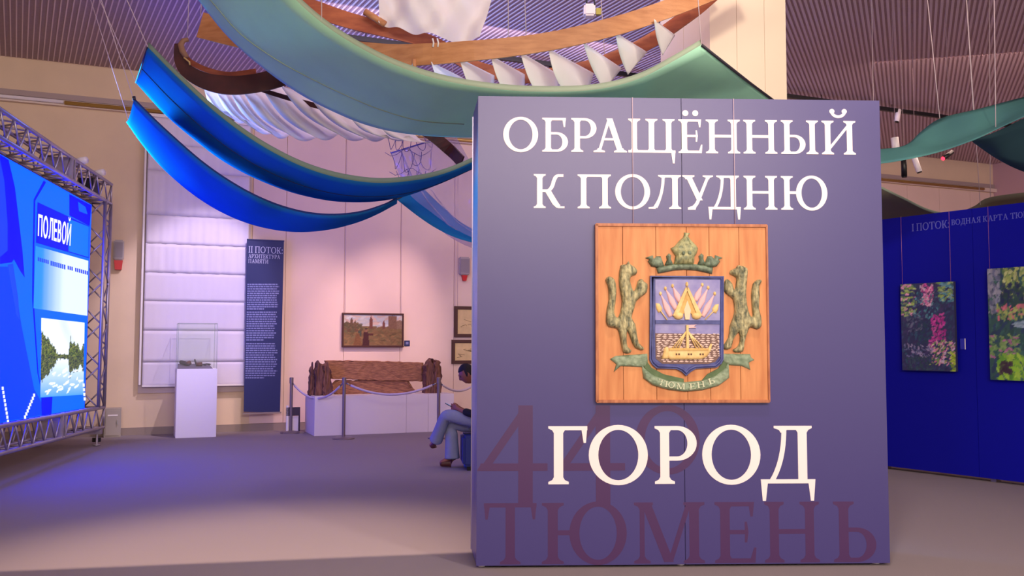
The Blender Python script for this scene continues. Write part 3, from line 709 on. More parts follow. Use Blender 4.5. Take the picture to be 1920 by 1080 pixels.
truss((XN, 0, zt-0.145), (xr, 0, zt-0.145)); truss((XN, 0, zb+0.145), (xr, 0, zb+0.145)); truss((xr-0.145, 0, zb+0.29), (xr-0.145, 0, zt-0.29), pitch=0.52); truss((XN+0.145, 0, zb+0.29), (XN+0.145, 0, zt-0.29), pitch=0.52)
for x in (xr-0.145, -3.2, XN+0.145):
    box('base_leg', x-0.05, x+0.05, -0.16 if x > -2 else 0.1, 0.75, zb-0.09, zb-0.02, M_alu, trs)
    for y in ((-0.10, 0.7) if x > -2 else (0.65,)):
        lathe('jack_foot', [(0.05, 0), (0.05, 0.012), (0.016, 0.02), (0.016, max(0.05, zb-0.03))], M_alu, trs, 12, (x, y, 0))
box('joint_sleeve', -2.35, -2.31, -0.17, 0.17, zb+0.0, zb+0.29, M_alu, trs); box('joint_sleeve', -2.25, -2.21, -0.17, 0.17, zb+0.0, zb+0.29, M_alu, trs)
box('joint_sleeve', -2.35, -2.31, -0.17, 0.17, zt-0.29, zt, M_alu, trs); box('joint_sleeve', -2.25, -2.21, -0.17, 0.17, zt-0.29, zt, M_alu, trs)
lathe('caster', [(0.0, -0.03), (0.06, -0.03), (0.06, 0.03), (0.0, 0.03)], M_black, trs, 14, (xr+0.02, -0.05, 0.065)).rotation_euler = (0, 0, 0)
box('control_box', xr-0.75, xr-0.40, -0.10, 0.10, zt-0.24, zt-0.05, M_black, trs, 0.01)
for x, lab in ((xr-0.32, 'pale wash lamp on top of the truss, nearest its corner'), (xr-1.15, 'pale wash lamp on top of the truss, second from its corner')):
    tf = empty('wash_lamp', LD.m @ Vector((x, 0.0, zt+0.025))); tag(tf, lab, 'spotlight', 'wash lamps on the truss'); box('base', -0.06, 0.06, -0.06, 0.06, 0, 0.02, M_black, tf); tube('lamp_body', [(-0.10, 0.04, 0.065), (0.14, -0.04, 0.085)], 0.05, M_white, tf, 12); tube('bracket', [(0, -0.06, 0.01), (0.01, -0.065, 0.075), (0.01, 0.065, 0.075), (0, 0.06, 0.01)], 0.008, M_black, tf, 5)
# screen
sx1 = L(165, 580)[0]; sz1 = L(168, 381)[1]; sz0 = L(150, 768)[1]; sx0 = XN+0.35
led = empty('led_screen', LD); tag(led, 'large bright blue display screen with white heading and lake photograph', 'screen')
box('cabinet', sx0, sx1, 0.004, 0.12, sz0, sz1, M_black, led)
LE = 7.0
def em(name, c, k=1.0):
    m = mat('led_'+name, c, emit=LE); l = lin(c); m.node_tree.nodes['Principled BSDF'].inputs['Emission Color'].default_value = (l[0]/LE, l[1]/LE, l[2] if l[2] > 2*l[1] else l[2]/LE*1.2, 1); return m
plate('picture', [(sx0+0.01, sz0+0.01), (sx1-0.005, sz0+0.01), (sx1-0.005, sz1-0.01), (sx0+0.01, sz1-0.01)], -0.003, 0.0, em('blue', (0, 100, 255)), led)
def lp(name, pts, c, w_, k=1.0): return plate(name, [L(x, y) for x, y in pts], w_-0.001, w_, em(name+str(c), c, k), led)
def clampx(pts): return pts
lp('dark_figure', [(0, 290), (16, 300), (28, 352), (36, 420), (42, 470), (46, 520), (38, 508), (26, 486), (22, 492), (0, 495)], (0, 10, 225), 0.001)
lp('dark_figure', [(-60, 280), (0, 300), (8, 340), (14, 420), (14, 470), (0, 482), (-60, 500)], (20, 60, 160), 0.002)
lp('dark_figure', [(14, 496), (24, 494), (34, 560), (36, 600), (30, 590)], (20, 70, 150), 0.002)
lp('lower_patch', [(0, 500), (24, 500), (40, 610), (64, 730), (90, 776), (0, 792)], (0, 62, 250), 0.001)  # slightly deeper blue area of the screen picture
lp('tie_line', [(82, 338), (86, 342), (66, 376), (64, 470), (63, 560), (72, 700), (78, 735), (70, 700), (60, 560), (61, 470), (63, 374)], (0, 14, 190), 0.002)
lp('dark_corner', [(130, 364), (171, 385), (168, 424), (130, 404)], (0, 6, 215), 0.001)
lp('dark_corner_mark', [(146, 378), (160, 388), (164, 402), (148, 396)], (0, 90, 250), 0.002)
lp('heading_bar', [(70, 379), (167, 424), (166, 484), (67, 455)], (0, 20, 205), 0.003)
lp('heading_bar_end', [(128, 410), (166, 425), (165, 482), (128, 471)], (0, 110, 240), 0.004)
g = np.zeros((20, 40, 3)); 
for i in range(40):
    t = min(1, max(0, (i/39-0.12)/0.4)); g[:, i] = np.array(lin((10, 130, 245)))*(1-t)+np.array(lin((205, 222, 250)))*t
paint_grid('text_box', 0, 0, 0, 0, 0.004, 24, 8, g, attr_mat('led_paint', 1.1), led, [L(62, 578), L(163, 592), L(165, 489), L(66, 461)])
for a, b, dark in ((70, 88, 0), (94, 120, 1), (126, 134, 0), (140, 163, 0)):
    x = a
    while x < b:
        y = 481+(x-66)*0.28; lp('text_mark', [(x, y), (x+2.4, y+0.7), (x+2.4, y+8+1.5*dark), (x, y+7.2+1.5*dark)], (40, 60, 140) if not dark else (0, 60, 180), 0.006); x += 3.6
# photograph of a lake
im = np.zeros((90, 60, 3)); W3 = np.array(lin((240, 246, 255)))
for j in range(90):
    v = j/89
    for i in range(60):
        u = i/59
        if v > 0.52: c = np.array(lin((170, 205, 250)))*(1-min(1, abs(u-0.5)*-0.4+0.75))+W3*min(1, 0.75+0.2*math.sin(u*9+v*7))
        else: t = (0.52-v)/0.52; c = np.array(lin((225, 236, 250)))*(1-t)+np.array(lin((70, 150, 235)))*t
        im[j, i] = c
def tree_img():
    for i in range(60):
        u = i/59
        hl = max(0.0, 0.30*(1-u/0.36)**0.8) if u < 0.36 else 0.0
        hr = 0.12+0.05*math.sin(u*40)+0.12*(math.exp(-((u-0.74)/0.03)**2)+math.exp(-((u-0.64)/0.015)**2)) if u > 0.6 else 0.025
        h = max(hl+0.05*rng.random(), hr*(u > 0.6)+0.02)
        for j in range(90):
            v = j/89-0.52; dk = np.array(lin([(40, 62, 40), (90, 110, 50), (30, 44, 44), (120, 126, 60)][rng.integers(4)]))
            if 0 <= v < h: im[j, i] = dk
            elif -h*1.05 < v < 0: im[j, i] = dk*0.7+np.array(lin((40, 50, 60)))*0.3
    dabs(im, 0.1, 0.95, 0.05, 0.35, [(255, 255, 255), (230, 240, 255)], 26, 0.06, 0.02, 0.6)
tree_img()
paint_grid('photograph', 0, 0, 0, 0, 0.004, 60, 90, im, attr_mat('led_paint', 1.1), led, [L(75, 745), L(156, 740), L(158, 605), L(77, 596)])
lp('footer_patch', [(77, 746), (98, 744), (96, 776), (78, 779)], (0, 20, 215), 0.003)  # deep blue patch of the screen picture
# dotted lines
for (xa, ya, xb, yb, n) in ((4, 728, 14, 790, 9), (63, 741, 46, 782, 8), (156, 722, 158, 748, 4)):
    for i in range(n):
        t = i/(n-1); x, y = xa+(xb-xa)*t, ya+(yb-ya)*t; lp('dot', [(x-1.8, y-3), (x+1.8, y-3), (x+2.0, y+3), (x-1.6, y+3)], (235, 240, 255), 0.006)
# heading in plain sans capitals
def sans(ch):
    q = {'П': [rct(0, .17, 0, 1), rct(.55, .72, 0, 1), rct(0, .72, .85, 1)], 'О': oring(.42, .5, .42, .52, .18, .16), 'Л': [rct(.58, .75, 0, 1), rct(.2, .75, .85, 1)]+path_stroke([(.28, 1), (.26, .5), (.2, .15), (.02, .07)], [.16, .16, .16, .15]),
         'Е': [rct(0, .17, 0, 1), rct(0, .6, .85, 1), rct(0, .55, .43, .57), rct(0, .6, 0, .15)], 'В': [rct(0, .17, 0, 1)]+bowl(0, 0, .56, .66, .17, .14)+bowl(0, .44, 1, .62, .17, .14), 'Й': [rct(0, .17, 0, 1), rct(.6, .77, 0, 1), [(.15, .05), (.15, .3), (.62, .95), (.62, .7)]]+oring(.385, 1.28, .2, .18, .1, .1, 180, 360, 12)}
    return q[ch], {'П': .72, 'О': .84, 'Л': .75, 'Е': .6, 'В': .66, 'Й': .77}[ch]
c0, c1, c2, c3 = [Vector(L(*p)) for p in ((70, 442), (131, 461), (133, 420), (71, 401))]
tot = sum(sans(c)[1] for c in 'ПОЛЕВОЙ')+0.14*6; u = 0
for ch in 'ПОЛЕВОЙ':
    ps, wd = sans(ch); out = []
    for p in ps:
        q = []
        for x, y in p:
            a = (u+x)/tot; s = (c0*(1-a)+c1*a)*(1-y)+(c3*(1-a)+c2*a)*y; q.append((s.x, s.y))
        out.append(q)
    vv, ff = plate_data(out, 0.0055, 0.0065); mesh_obj('letter', vv, ff, em('letter', (245, 248, 255)), led); u += wd+0.14
# control cabinet by the truss foot
cb = floor_at(193, 823); CB = Frame(FW.m @ Vector((FW.hit(194, 820, 0.35)[0], -0.30, 0)), U)
cab = empty('equipment_cabinet', CB); tag(cab, 'small grey metal cabinet on the floor behind the truss foot', 'cabinet')
M_cab = mat('cabinet_grey', (170, 158, 150), 0.5); cwid = FW.hit(226, 800, 0.3)[0]-FW.hit(194, 800, 0.3)[0]; ch_ = FW.hit(210, 766, 0.3)[1]
box('body', 0, cwid, 0, 0.26, 0.0, ch_, M_cab, cab, 0.006); box('door', 0.02, cwid-0.02, -0.012, 0, 0.03, ch_-0.03, M_cab, cab, 0.004); box('label_strip', 0.05, cwid-0.05, -0.016, -0.012, ch_*0.74, ch_*0.79, M_white, cab); box('handle', cwid-0.06, cwid-0.045, -0.035, -0.012, ch_*0.45, ch_*0.6, M_steel, cab)

# ================================================================== FAR WALL THINGS
def wall_frame(px, py, w_=0.0):
    s, z = FW.hit(px, py, w_); return Frame(FW.m @ Vector((s, -w_, z)), U)
# roman blind in its window niche
bw = 0.12
b0, zb0 = FW.hit(266, 724, bw); b1, _ = FW.hit(461, 722, bw); ztb = 5.23
M_blind = cloth_mat('blind_cloth', (236, 226, 240), tl=0.15, var=0.03)
wn = fwbox('window_1', FW.hit(258, 740)[0], FW.hit(464, 740)[0], 0.0, 0.03, zb0-0.12, ztb+0.05, mat('window_board', (205, 184, 182), 0.7)); tag(wn, kind='structure')
sill = fwbox('window_sill', FW.hit(256, 738)[0], FW.hit(466, 738)[0], 0.0, 0.07, zb0-0.14, zb0-0.10, M_base, wn)
BL = Frame(FW.m @ Vector((b0, -bw, zb0)), U); bl_ = empty('roman_blind', BL); tag(bl_, 'tall white pleated roman blind over the window, lit violet', 'blind')
wB = b1-b0; H = ztb-zb0; folds = [FW.hit(330, y, bw)[1]-zb0 for y in (679, 620, 565, 512, 458, 405)]+[H*0.80, H*0.9, H]
zprev = 0.0
for k, zf in enumerate(folds):
    nx, nz = 56, 8; vs_ = []; amp = 0.0008 if k < 4 else 0.005
    ph = rng.uniform(0, 6, 4)
    for j in range(nz+1):
        v = j/nz
        for i in range(nx+1):
            u = i/nx; y = -0.003*(1-v)+amp*math.sin(u*46+ph[0]+1.2*math.sin(v*2+ph[2]))*(1-0.5*v)+amp*0.6*math.sin(u*91+ph[1])
            vs_.append((u*wB, y, zprev+(zf-zprev)*v))
    fs_ = [(j*(nx+1)+i, j*(nx+1)+i+1, (j+1)*(nx+1)+i+1, (j+1)*(nx+1)+i) for j in range(nz) for i in range(nx)]
    o = mesh_obj('pleat', vs_, fs_, M_blind, bl_, True); md = o.modifiers.new('t', 'SOLIDIFY'); md.thickness = 0.003
    zprev = zf
box('bottom_bar', 0, wB, -0.022, -0.004, -0.015, 0.015, M_white, bl_); box('head_rail', -0.01, wB+0.01, -0.03, 0.12, H, H+0.05, M_white, bl_)
box('side_channel', -0.05, -0.02, -0.01, 0.12, 0.02, H, M_white, bl_)
# banner
BN = wall_frame(458, 772, 0.22); bn = empty('text_banner', BN); tag(bn, 'narrow dark blue hanging text banner with white heading beside the blind', 'banner')
def bnp(px, py): return BN.hit(px, py, 0.0)
M_navy = mat('banner_navy', (26, 34, 92), 0.6); M_btext = mat('banner_text', (176, 176, 206), 0.6); M_btext2 = mat('banner_small_text', (120, 124, 176), 0.6)
q = [bnp(457, 772), bnp(525, 774), bnp(532.5, 452), bnp(463, 450)]; plate('sheet', q, -0.004, 0.0, M_navy, bn)
ua, va = bnp(456, 774); ub, _ = bnp(526, 775); box('bottom_rail', ua-0.01, ub+0.01, -0.02, 0.01, va-0.025, va, M_base, bn)
ua, va = bnp(463, 450); ub, _ = bnp(533, 452); box('top_rail', ua, ub, -0.008, 0.01, va, va+0.02, M_navy, bn)
def fit_line(s, xa, xb, ytop, ybot, m, frame, parent, name='letter', w1_=0.002):
    a, vb = frame.hit(xa, ybot); b, _ = frame.hit(xb, ybot); h = frame.hit(xa, ytop)[1]-vb
    wd = sum(0.35 if c == ' ' else glyph(c)[1]+0.10 for c in s)-0.10; sx = (b-a)/(wd*h); text_line(s, a, vb, h, 0.0, w1_, m, parent, 0.10, sx, name)
fit_line('II ПОТОК:', 466, 530, 461.5, 473.5, M_btext, BN, bn); fit_line('АРХИТЕКТУРА', 465.5, 525, 476, 483.5, M_btext, BN, bn); fit_line('ПАМЯТИ', 465.5, 503, 485.5, 493, M_btext, BN, bn)
bm = bm_new()
for (ya, yb, n) in ((533, 579, 12), (585, 637, 13), (644, 708, 16)):
    for i in range(n):
        y = ya+(yb-ya)*i/(n-1); off = (y-450)*7/322; last = (i == n-1)
        xe = 526-off-rng.uniform(0, 9) if not last else 495; x = 465.5-off
        while x < xe:
            L_ = min(rng.uniform(2.5, 7), xe-x); p = bnp(x, y+1.5); r = bnp(x+L_, y-0.8)
            a = [bm.verts.new(c) for c in ((p[0], -0.0012, p[1]), (r[0], -0.0012, p[1]), (r[0], -0.0012, r[1]), (p[0], -0.0012, r[1]))]; bm.faces.new(a); x += L_+0.9
tag(bm_obj('small_text', bm, M_btext2, bn), kind='stuff')
# painting with its caption plate
PT = wall_frame(641, 651, 0.06); pt = empty('framed_painting', PT); tag(pt, 'wide dark framed painting of a robed figure and towers above the old log', 'painting')
pw, phh = PT.hit(757, 588); M_pf = mat('dark_frame', (74, 36, 34), 0.5); ft = 0.03
im = np.zeros((48, 90, 3))
for j in range(48):
    v = j/47
    for i in range(90): im[j, i] = lin((188, 184, 178)) if v > 0.62 else lin((124, 92, 60))
dabs(im, 0, 1, 0.62, 1, [(190, 190, 190), (206, 176, 160), (170, 176, 186)], 60, 0.10, 0.02)
dabs(im, 0, 1, 0.0, 0.60, [(120, 88, 56), (100, 78, 44), (140, 106, 66), (112, 94, 60)], 240, 0.05, 0.012)
dabs(im, 0.0, 0.30, 0.45, 0.72, [(78, 66, 44), (110, 70, 50), (94, 84, 56)], 60, 0.02, 0.03, 1.5)
def tower(x, wd, h, tip, col):
    for j in range(48):
        v = j/47
        if 0.55 < v < tip:
            ww_ = wd if v < h else wd*max(0.12, (tip-v)/(tip-h))
            for i in range(90):
                if abs(i/89-x) < ww_: im[j, i] = np.array(lin(col))*rng.uniform(0.8, 1.2)
for t_ in ((0.46, 0.028, 0.84, 0.97, (112, 60, 52)), (0.68, 0.018, 0.74, 0.84, (112, 62, 54)), (0.83, 0.075, 0.96, 0.98, (120, 86, 66)), (0.96, 0.05, 0.80, 0.84, (130, 100, 80)), (0.13, 0.02, 0.82, 0.92, (96, 66, 50)), (0.19, 0.03, 0.72, 0.82, (104, 74, 54)), (0.05, 0.05, 0.72, 0.78, (100, 80, 56))): tower(*t_)
dabs(im, 0.0, 0.26, 0.56, 0.72, [(84, 72, 46), (104, 82, 54)], 40, 0.02, 0.012)
for j in range(48):
    v = j/47
    for i in range(90):
        u = i/89; c_ = None
        if v < 0.44 and abs(u-0.375) < 0.062-0.055*v: c_ = (64, 16, 26)
        elif 0.44 <= v < 0.56 and abs(u-0.375) < 0.020: c_ = (134, 92, 70) if v < 0.52 else (50, 20, 26)
        elif 0.34 < v < 0.40 and 0.38 < u < 0.50: c_ = (78, 22, 28)
        elif v < 0.40 and abs(u-0.235) < 0.075-0.12*v: c_ = (118, 76, 44)
        elif 0.28 < v < 0.48 and abs(u-0.27) < 0.03: c_ = (66, 70, 58)
        if c_: im[j, i] = np.array(lin(c_))*rng.uniform(0.8, 1.25)
box('backing', 0, pw, 0.0, 0.05, 0, phh, M_pf, pt); paint_grid('canvas', ft, pw-ft, ft, phh-ft, 0.004, 89, 47, im, attr_mat('paint_canvas'), pt)
for a in ((0, pw, 0, ft), (0, pw, phh-ft, phh), (0, ft, ft, phh-ft), (pw-ft, pw, ft, phh-ft)): box('frame_strip', a[0], a[1], -0.02, 0, a[2], a[3], M_pf, pt, 0.004)
for x in (0.05, pw-0.05): tube('suspension_wire', [(x, 0.0, phh), (x, 0.02, 5.28-PT.m.translation.z)], 0.003, M_wire, pt, 5)
CPF = wall_frame(758, 649, 0.03); cpx, cpz = CPF.hit(768.5, 638.5); cp = empty('caption_plate', CPF); tag(cp, 'tiny dark caption plate to the right of the robed figure painting', 'label plate'); box('plate', 0, cpx, 0, 0.02, 0, cpz, M_navy, cp); box('text_patch', cpx*0.25, cpx*0.75, -0.002, 0, cpz*0.3, cpz*0.75, M_btext2, cp)
# two framed drawings, partly behind the title panel
M_paper = mat('old_paper', (214, 186, 138), 0.8, var=0.08, vscale=9); M_mount = mat('drawing_mount', (196, 170, 130), 0.8)
for (xa, ya, yb, lab) in ((852, 632, 574, 'upper of two dark framed old drawings above the sitting man'), (847, 682, 637, 'lower of two dark framed old drawings above the sitting man')):
    F_ = wall_frame(xa, ya, 0.05); hh = F_.hit(xa, yb)[1]; ww = 0.62; fr = empty('framed_drawing', F_); tag(fr, lab, 'drawing', 'framed old drawings'); f2 = 0.06
    box('backing', 0, ww, 0, 0.04, 0, hh, M_pf, fr); box('paper', f2, ww-f2, -0.004, 0, f2, hh-f2, M_paper, fr)
    for a in ((0, ww, 0, f2), (0, ww, hh-f2, hh), (0, f2, f2, hh-f2), (ww-f2, ww, f2, hh-f2)): box('frame_strip', a[0], a[1], -0.022, 0, a[2], a[3], M_pf, fr, 0.005)
    for k in range(5):
        u = rng.uniform(0.15, 0.45); v = rng.uniform(0.3, 0.6)*hh; tube('ink_line', [(u+rng.uniform(-0.06, 0.06)*j, -0.005, v+0.03*math.sin(j*1.7+k)) for j in range(4)], 0.003, mat('ink', (120, 92, 66), 0.8), fr, 5)
    for x in (0.06, ww-0.06): tube('suspension_wire', [(x, 0.0, hh), (x, 0.02, 5.28-F_.m.translation.z)], 0.003, M_wire, fr, 5)
# wall sounders with red beacons
M_red = mat('red_beacon', (205, 26, 40), 0.4); M_spk = mat('speaker_grey', (176, 164, 168), 0.5)
for (xa, xb, yt, ym, yb, lab) in ((212, 233, 450, 487, 505, 'pale wall speaker with a red beacon beneath, left of the blind'), (862, 882, 482, 515, 526, 'pale wall speaker with a small red beacon beneath, beside the title panel')):
    F_ = wall_frame(xa, ym, 0.09); ww, hh = F_.hit(xb, yt); rd = empty('wall_speaker', F_); tag(rd, lab, 'speaker'); box('body', 0, ww, 0, 0.09, 0, hh, M_spk, rd, 0.02); box('grille', 0.02, ww-0.02, -0.006, 0, 0.04, hh-0.04, mat('grille', (150, 140, 146), 0.7), rd)
    zz = F_.hit(xa, yb)[1]; k = 0.25 if xa > 500 else 0.08
    vs_ = [(ww*k, 0, -0.005), (ww*(1-k), 0, -0.005), (ww*(1-k), 0.08, -0.005), (ww*k, 0.08, -0.005), (ww*(k+0.10), 0.01, zz), (ww*(0.9-k), 0.01, zz), (ww*(0.9-k), 0.08, zz), (ww*(k+0.10), 0.08, zz)]
    mesh_obj('beacon', vs_, [(0, 1, 2, 3), (7, 6, 5, 4), (0, 4, 5, 1), (1, 5, 6, 2), (2, 6, 7, 3), (3, 7, 4, 0)], M_red, rd)

# ------------------------------------------------------------------ display case
dc = floor_at(328.5, 822); DC = Frame((dc.x, dc.y, 0), U)
dw = DC.hit(405, 821)[0]; dh = DC.hit(330, 692)[1]; dg = DC.hit(331, 606)[1]; dd = 0.52
pd = empty('display_pedestal', DC); tag(pd, 'white square pedestal in front of the blind, carrying a glass case', 'pedestal')
M_ped = mat('pedestal_white', (238, 230, 236), 0.55); box('body', 0, dw, 0, dd, 0, dh, M_ped, pd, 0.004)
case = empty('glass_case', Frame(DC.m @ Vector((0, 0, dh)), U)); tag(case, 'clear glass case with thin edges on the white pedestal by the blind', 'display case')
M_glass = bpy.data.materials.new('case_glass'); M_glass.use_nodes = True; nt = M_glass.node_tree; nt.nodes.remove(nt.nodes['Principled BSDF'])
tr = nt.nodes.new('ShaderNodeBsdfTransparent'); tr.inputs[0].default_value = (0.975, 0.985, 0.98, 1); gl = nt.nodes.new('ShaderNodeBsdfGlossy'); gl.inputs['Roughness'].default_value = 0.02; mx = nt.nodes.new('ShaderNodeMixShader')
mx.inputs[0].default_value = 0.03; nt.links.new(tr.outputs[0], mx.inputs[1]); nt.links.new(gl.outputs[0], mx.inputs[2]); nt.links.new(mx.outputs[0], nt.nodes['Material Output'].inputs[0])
M_gedge = mat('glass_edge', (150, 160, 158), 0.2); gh = dg-dh; i0, i1 = 0.012, dw-0.012
for a in ((i0, i1, 0.012, 0.016, 0.0, gh), (i0, i1, dd-0.016, dd-0.012, 0, gh), (i0, i0+0.004, 0.018, dd-0.018, 0, gh), (i1-0.004, i1, 0.018, dd-0.018, 0, gh), (i0, i1, 0.012, dd-0.012, gh, gh+0.004)): box('pane', *a, M_glass, case)
eg = 0.0032
for x in (i0, i1):
    for y in (0.012, dd-0.012): tube('edge', [(x, y, 0), (x, y, gh)], eg, M_gedge, case, 6)
for y in (0.012, dd-0.012): tube('edge', [(i0, y, gh), (i1, y, gh)], eg, M_gedge, case, 6)
for x in (i0, i1): tube('edge', [(x, 0.012, gh), (x, dd-0.012, gh)], eg, M_gedge, case, 6)
mt_ = mesh_obj('mat_board', [(0.025, 0.03, 0.004), (dw-0.07, 0.03, 0.004), (dw-0.11, dd-0.05, 0.075), (0.03, dd-0.05, 0.075), (0.025, 0.03, 0.0), (dw-0.07, 0.03, 0.0), (dw-0.11, dd-0.05, 0.0), (0.03, dd-0.05, 0.0)], [(0, 1, 2, 3), (7, 6, 5, 4), (0, 4, 5, 1), (1, 5, 6, 2), (2, 6, 7, 3), (3, 7, 4, 0)], mat('case_mat', (104, 88, 112), 0.8), case)
M_rust = mat('rusty_find', (92, 44, 46), 0.7, var=0.3, vscale=30, bump=0.5); M_find = mat('dark_find', (60, 44, 58), 0.7, var=0.2)
def find(lab, x, y, parts):
    o = empty('relic', Frame(DC.m @ Vector((x, y, dh+0.006+0.071*(y-0.03)/(dd-0.08))), U)); tag(o, lab, 'relic')
    for nme, pts, r, m in parts: tube(nme, pts, r, m, o, 8)
find('dark and rusty wedge shaped relic at the left of the glass case', 0.13, 0.26, [('shaft', [(-0.06, 0.10, 0.06), (0.01, 0.03, 0.04), (0.06, -0.04, 0.02)], [0.03, 0.034, 0.02], M_find), ('head', [(0.02, -0.02, 0.03), (0.08, 0.02, 0.05)], [0.03, 0.036], M_rust)])
find('reddish bowl shaped relic with upright stem in the glass case', 0.30, 0.22, [('bowl', [(0, 0, 0.03), (0.09, 0.01, 0.035)], [0.03, 0.034], M_rust), ('stem', [(0.0, 0.02, 0.03), (-0.02, 0.05, 0.11)], [0.014, 0.012], M_find)])
find('flat thin grey relic second from right in the glass case', 0.43, 0.28, [('blade', [(-0.02, 0.12, 0.012), (0.02, -0.02, 0.012)], [0.010, 0.012], M_find)])
find('flat thin grey relic rightmost in the glass case', 0.50, 0.30, [('blade', [(-0.03, 0.14, 0.014), (0.02, 0.0, 0.014)], [0.016, 0.014], M_find)])

# ------------------------------------------------------------------ plinth and ancient log frame
pf = floor_at(589, 818); PF = Frame((pf.x, pf.y, 0), U)
pwid = PF.hit(851, 800)[0]; pht = PF.hit(589, 743.5)[1]; pdep = 0.85; ps1 = PF.hit(762, 780)[0]; ps2 = PF.hit(803, 780)[0]
pln = empty('exhibit_plinth', PF); tag(pln, 'long low white plinth of joined boxes under the old log exhibit', 'plinth')
M_pl = mat('plinth_white', (226, 214, 220), 0.6); cuts = [0, ps1, ps2, pwid]
for a, b in zip(cuts, cuts[1:]): box('block', a+0.0015, b-0.0015, 0, pdep, 0, pht, M_pl, pln, 0.003)
LG = Frame(PF.m @ Vector((0, 0, pht)), U); lg = empty('log_frame', LG); tag(lg, 'weathered brown log trough with end posts resting on the white plinth', 'log exhibit')
M_log = mat('old_log', (138, 92, 76), 0.85, vscale=22, stretch=(2.5, 1, 0.35), col2=(82, 50, 44), bump=1.0, bscale=26); M_beam = mat('old_beam', (164, 112, 84), 0.85, vscale=22, stretch=(0.5, 1, 3), col2=(118, 76, 60), bump=0.9, bscale=30)
def rough_slab(name, outline, y0, y1, m, jag=0.02, parent=None):
    """weathered timber: outline in the upright plane, uneven surface"""
    n = 5; rings = []; pts = []
    o = [Vector(p) for p in outline]
    for a, b in zip(o, o[1:]+o[:1]):
        k = max(2, int((b-a).length/0.05))
        for i in range(k): p = a.lerp(b, i/k); pts.append(p+Vector((rng.normal(0, jag*0.3), rng.normal(0, jag*0.3))))
    for j in range(n):
        y = y0+(y1-y0)*j/(n-1); c = sum(pts, Vector((0, 0)))/len(pts); s = 0.94 if j in (0, n-1) else 1.0
        rings.append([Vector((c.x+(p.x-c.x)*(s+rng.normal(0, 0.006)), y+rng.normal(0, jag*0.4), c.y+(p.y-c.y)*(s+rng.normal(0, 0.004)))) for p in pts])
    v, f = ring_mesh(rings); return mesh_obj(name, v, f, m, parent)
def lgp(l, w_=-0.3): return [LG.hit(x, y, w_) for x, y in l]
yb_ = 0.30
for pts, y0, y1 in (([(581, 743), (584, 690), (590, 680), (592, 743)], 0.34, 0.50), ([(589, 743), (591, 686), (596, 677), (606, 683), (606, 743)], 0.24, 0.46), ([(604, 743), (605, 684), (613, 680), (618, 692), (621, 702), (622, 743)], 0.22, 0.42)): rough_slab('post_plank', lgp(pts), y0, y1, M_log, 0.03, lg)
for pts, y0, y1 in (([(795, 743), (797, 685), (803, 676), (808, 671), (812, 690), (812, 743)], 0.24, 0.44), ([(810, 743), (811, 673), (818, 676), (818, 743)], 0.22, 0.42), ([(817, 743), (817, 676), (824, 676), (827, 692), (826, 743)], 0.26, 0.48)): rough_slab('post_plank', lgp(pts), y0, y1, M_log, 0.03, lg)
rough_slab('upper_beam', lgp([(614, 676), (700, 677), (800, 680), (800, 716), (700, 714), (622, 711)]), 0.44, 0.60, M_beam, 0.012, lg)
rough_slab('lower_beam', lgp([(621, 728), (634, 714), (690, 713), (772, 715), (780, 728), (790, 741), (700, 741), (650, 742), (634, 741)]), 0.46, 0.58, M_beam, 0.02, lg)

# stanchions with rope -------------------------------------------------
M_post = mat('stanchion_grey', (128, 112, 118), 0.4, metal=0.4); tops = []
for (px, py, lab) in ((545, 812, 'grey rope stanchion at the left end of the log plinth'), (644, 823, 'grey rope stanchion in front of the log plinth, second from left'), (822, 822, 'grey rope stanchion close to the sitting man')):
    b = floor_at(px, py); st = empty('stanchion', (b.x, b.y, 0), A); tag(st, lab, 'stanchion', 'rope stanchions')
    lathe('base', [(0.0, 0.0), (0.17, 0.0), (0.17, 0.015), (0.14, 0.03), (0.03, 0.04)], M_post, st, 24); hh = P(px, 707.5, b.y).z
    lathe('pole', [(0.026, 0.035), (0.026, hh-0.1), (0.034, hh-0.1), (0.034, hh-0.01), (0.028, hh)], M_post, st, 16); tops.append(Vector((b.x, b.y, hh-0.09)))
endp = P(905, 708, tops[2].y+0.9)
def rope(a, b, sag, lab):
    m = (a+b)/2-Vector((0, 0, sag)); d = (b-a).normalized()*0.03; pts = [(a+d)*(1-t)**2+m*2*t*(1-t)+(b-d)*t*t for t in [i/20 for i in range(21)]]
    o = empty('barrier_rope', pts[0]); tag(o, lab, 'rope', 'stanchion ropes'); pts = [p-pts[0] for p in pts]
    tube('rope', pts[1:-1], 0.018, mat('rope_grey', (196, 180, 200), 0.8, bump=0.6, bscale=80), o, 8); tube('hook', pts[:2], 0.012, M_steel, o, 6); tube('hook', pts[-2:], 0.012, M_steel, o, 6)
rope(tops[0], tops[1], 0.50, 'pale rope sagging between the first and second stanchion'); rope(tops[1], tops[2], 0.36, 'pale rope sagging in front of the log, second to third stanchion'); rope(tops[2], endp, 0.34, 'pale rope sagging towards the sitting man')
bs = floor_at(930, 812); st = empty('stanchion', (endp.x, endp.y, 0), A); tag(st, 'grey rope stanchion behind the tall blue title panel, beyond the sitting man', 'stanchion', 'rope stanchions'); lathe('base', [(0.0, 0.0), (0.17, 0.0), (0.17, 0.015), (0.03, 0.04)], M_post, st, 24); lathe('pole', [(0.026, 0.035), (0.026, endp.z+0.08)], M_post, st, 16)
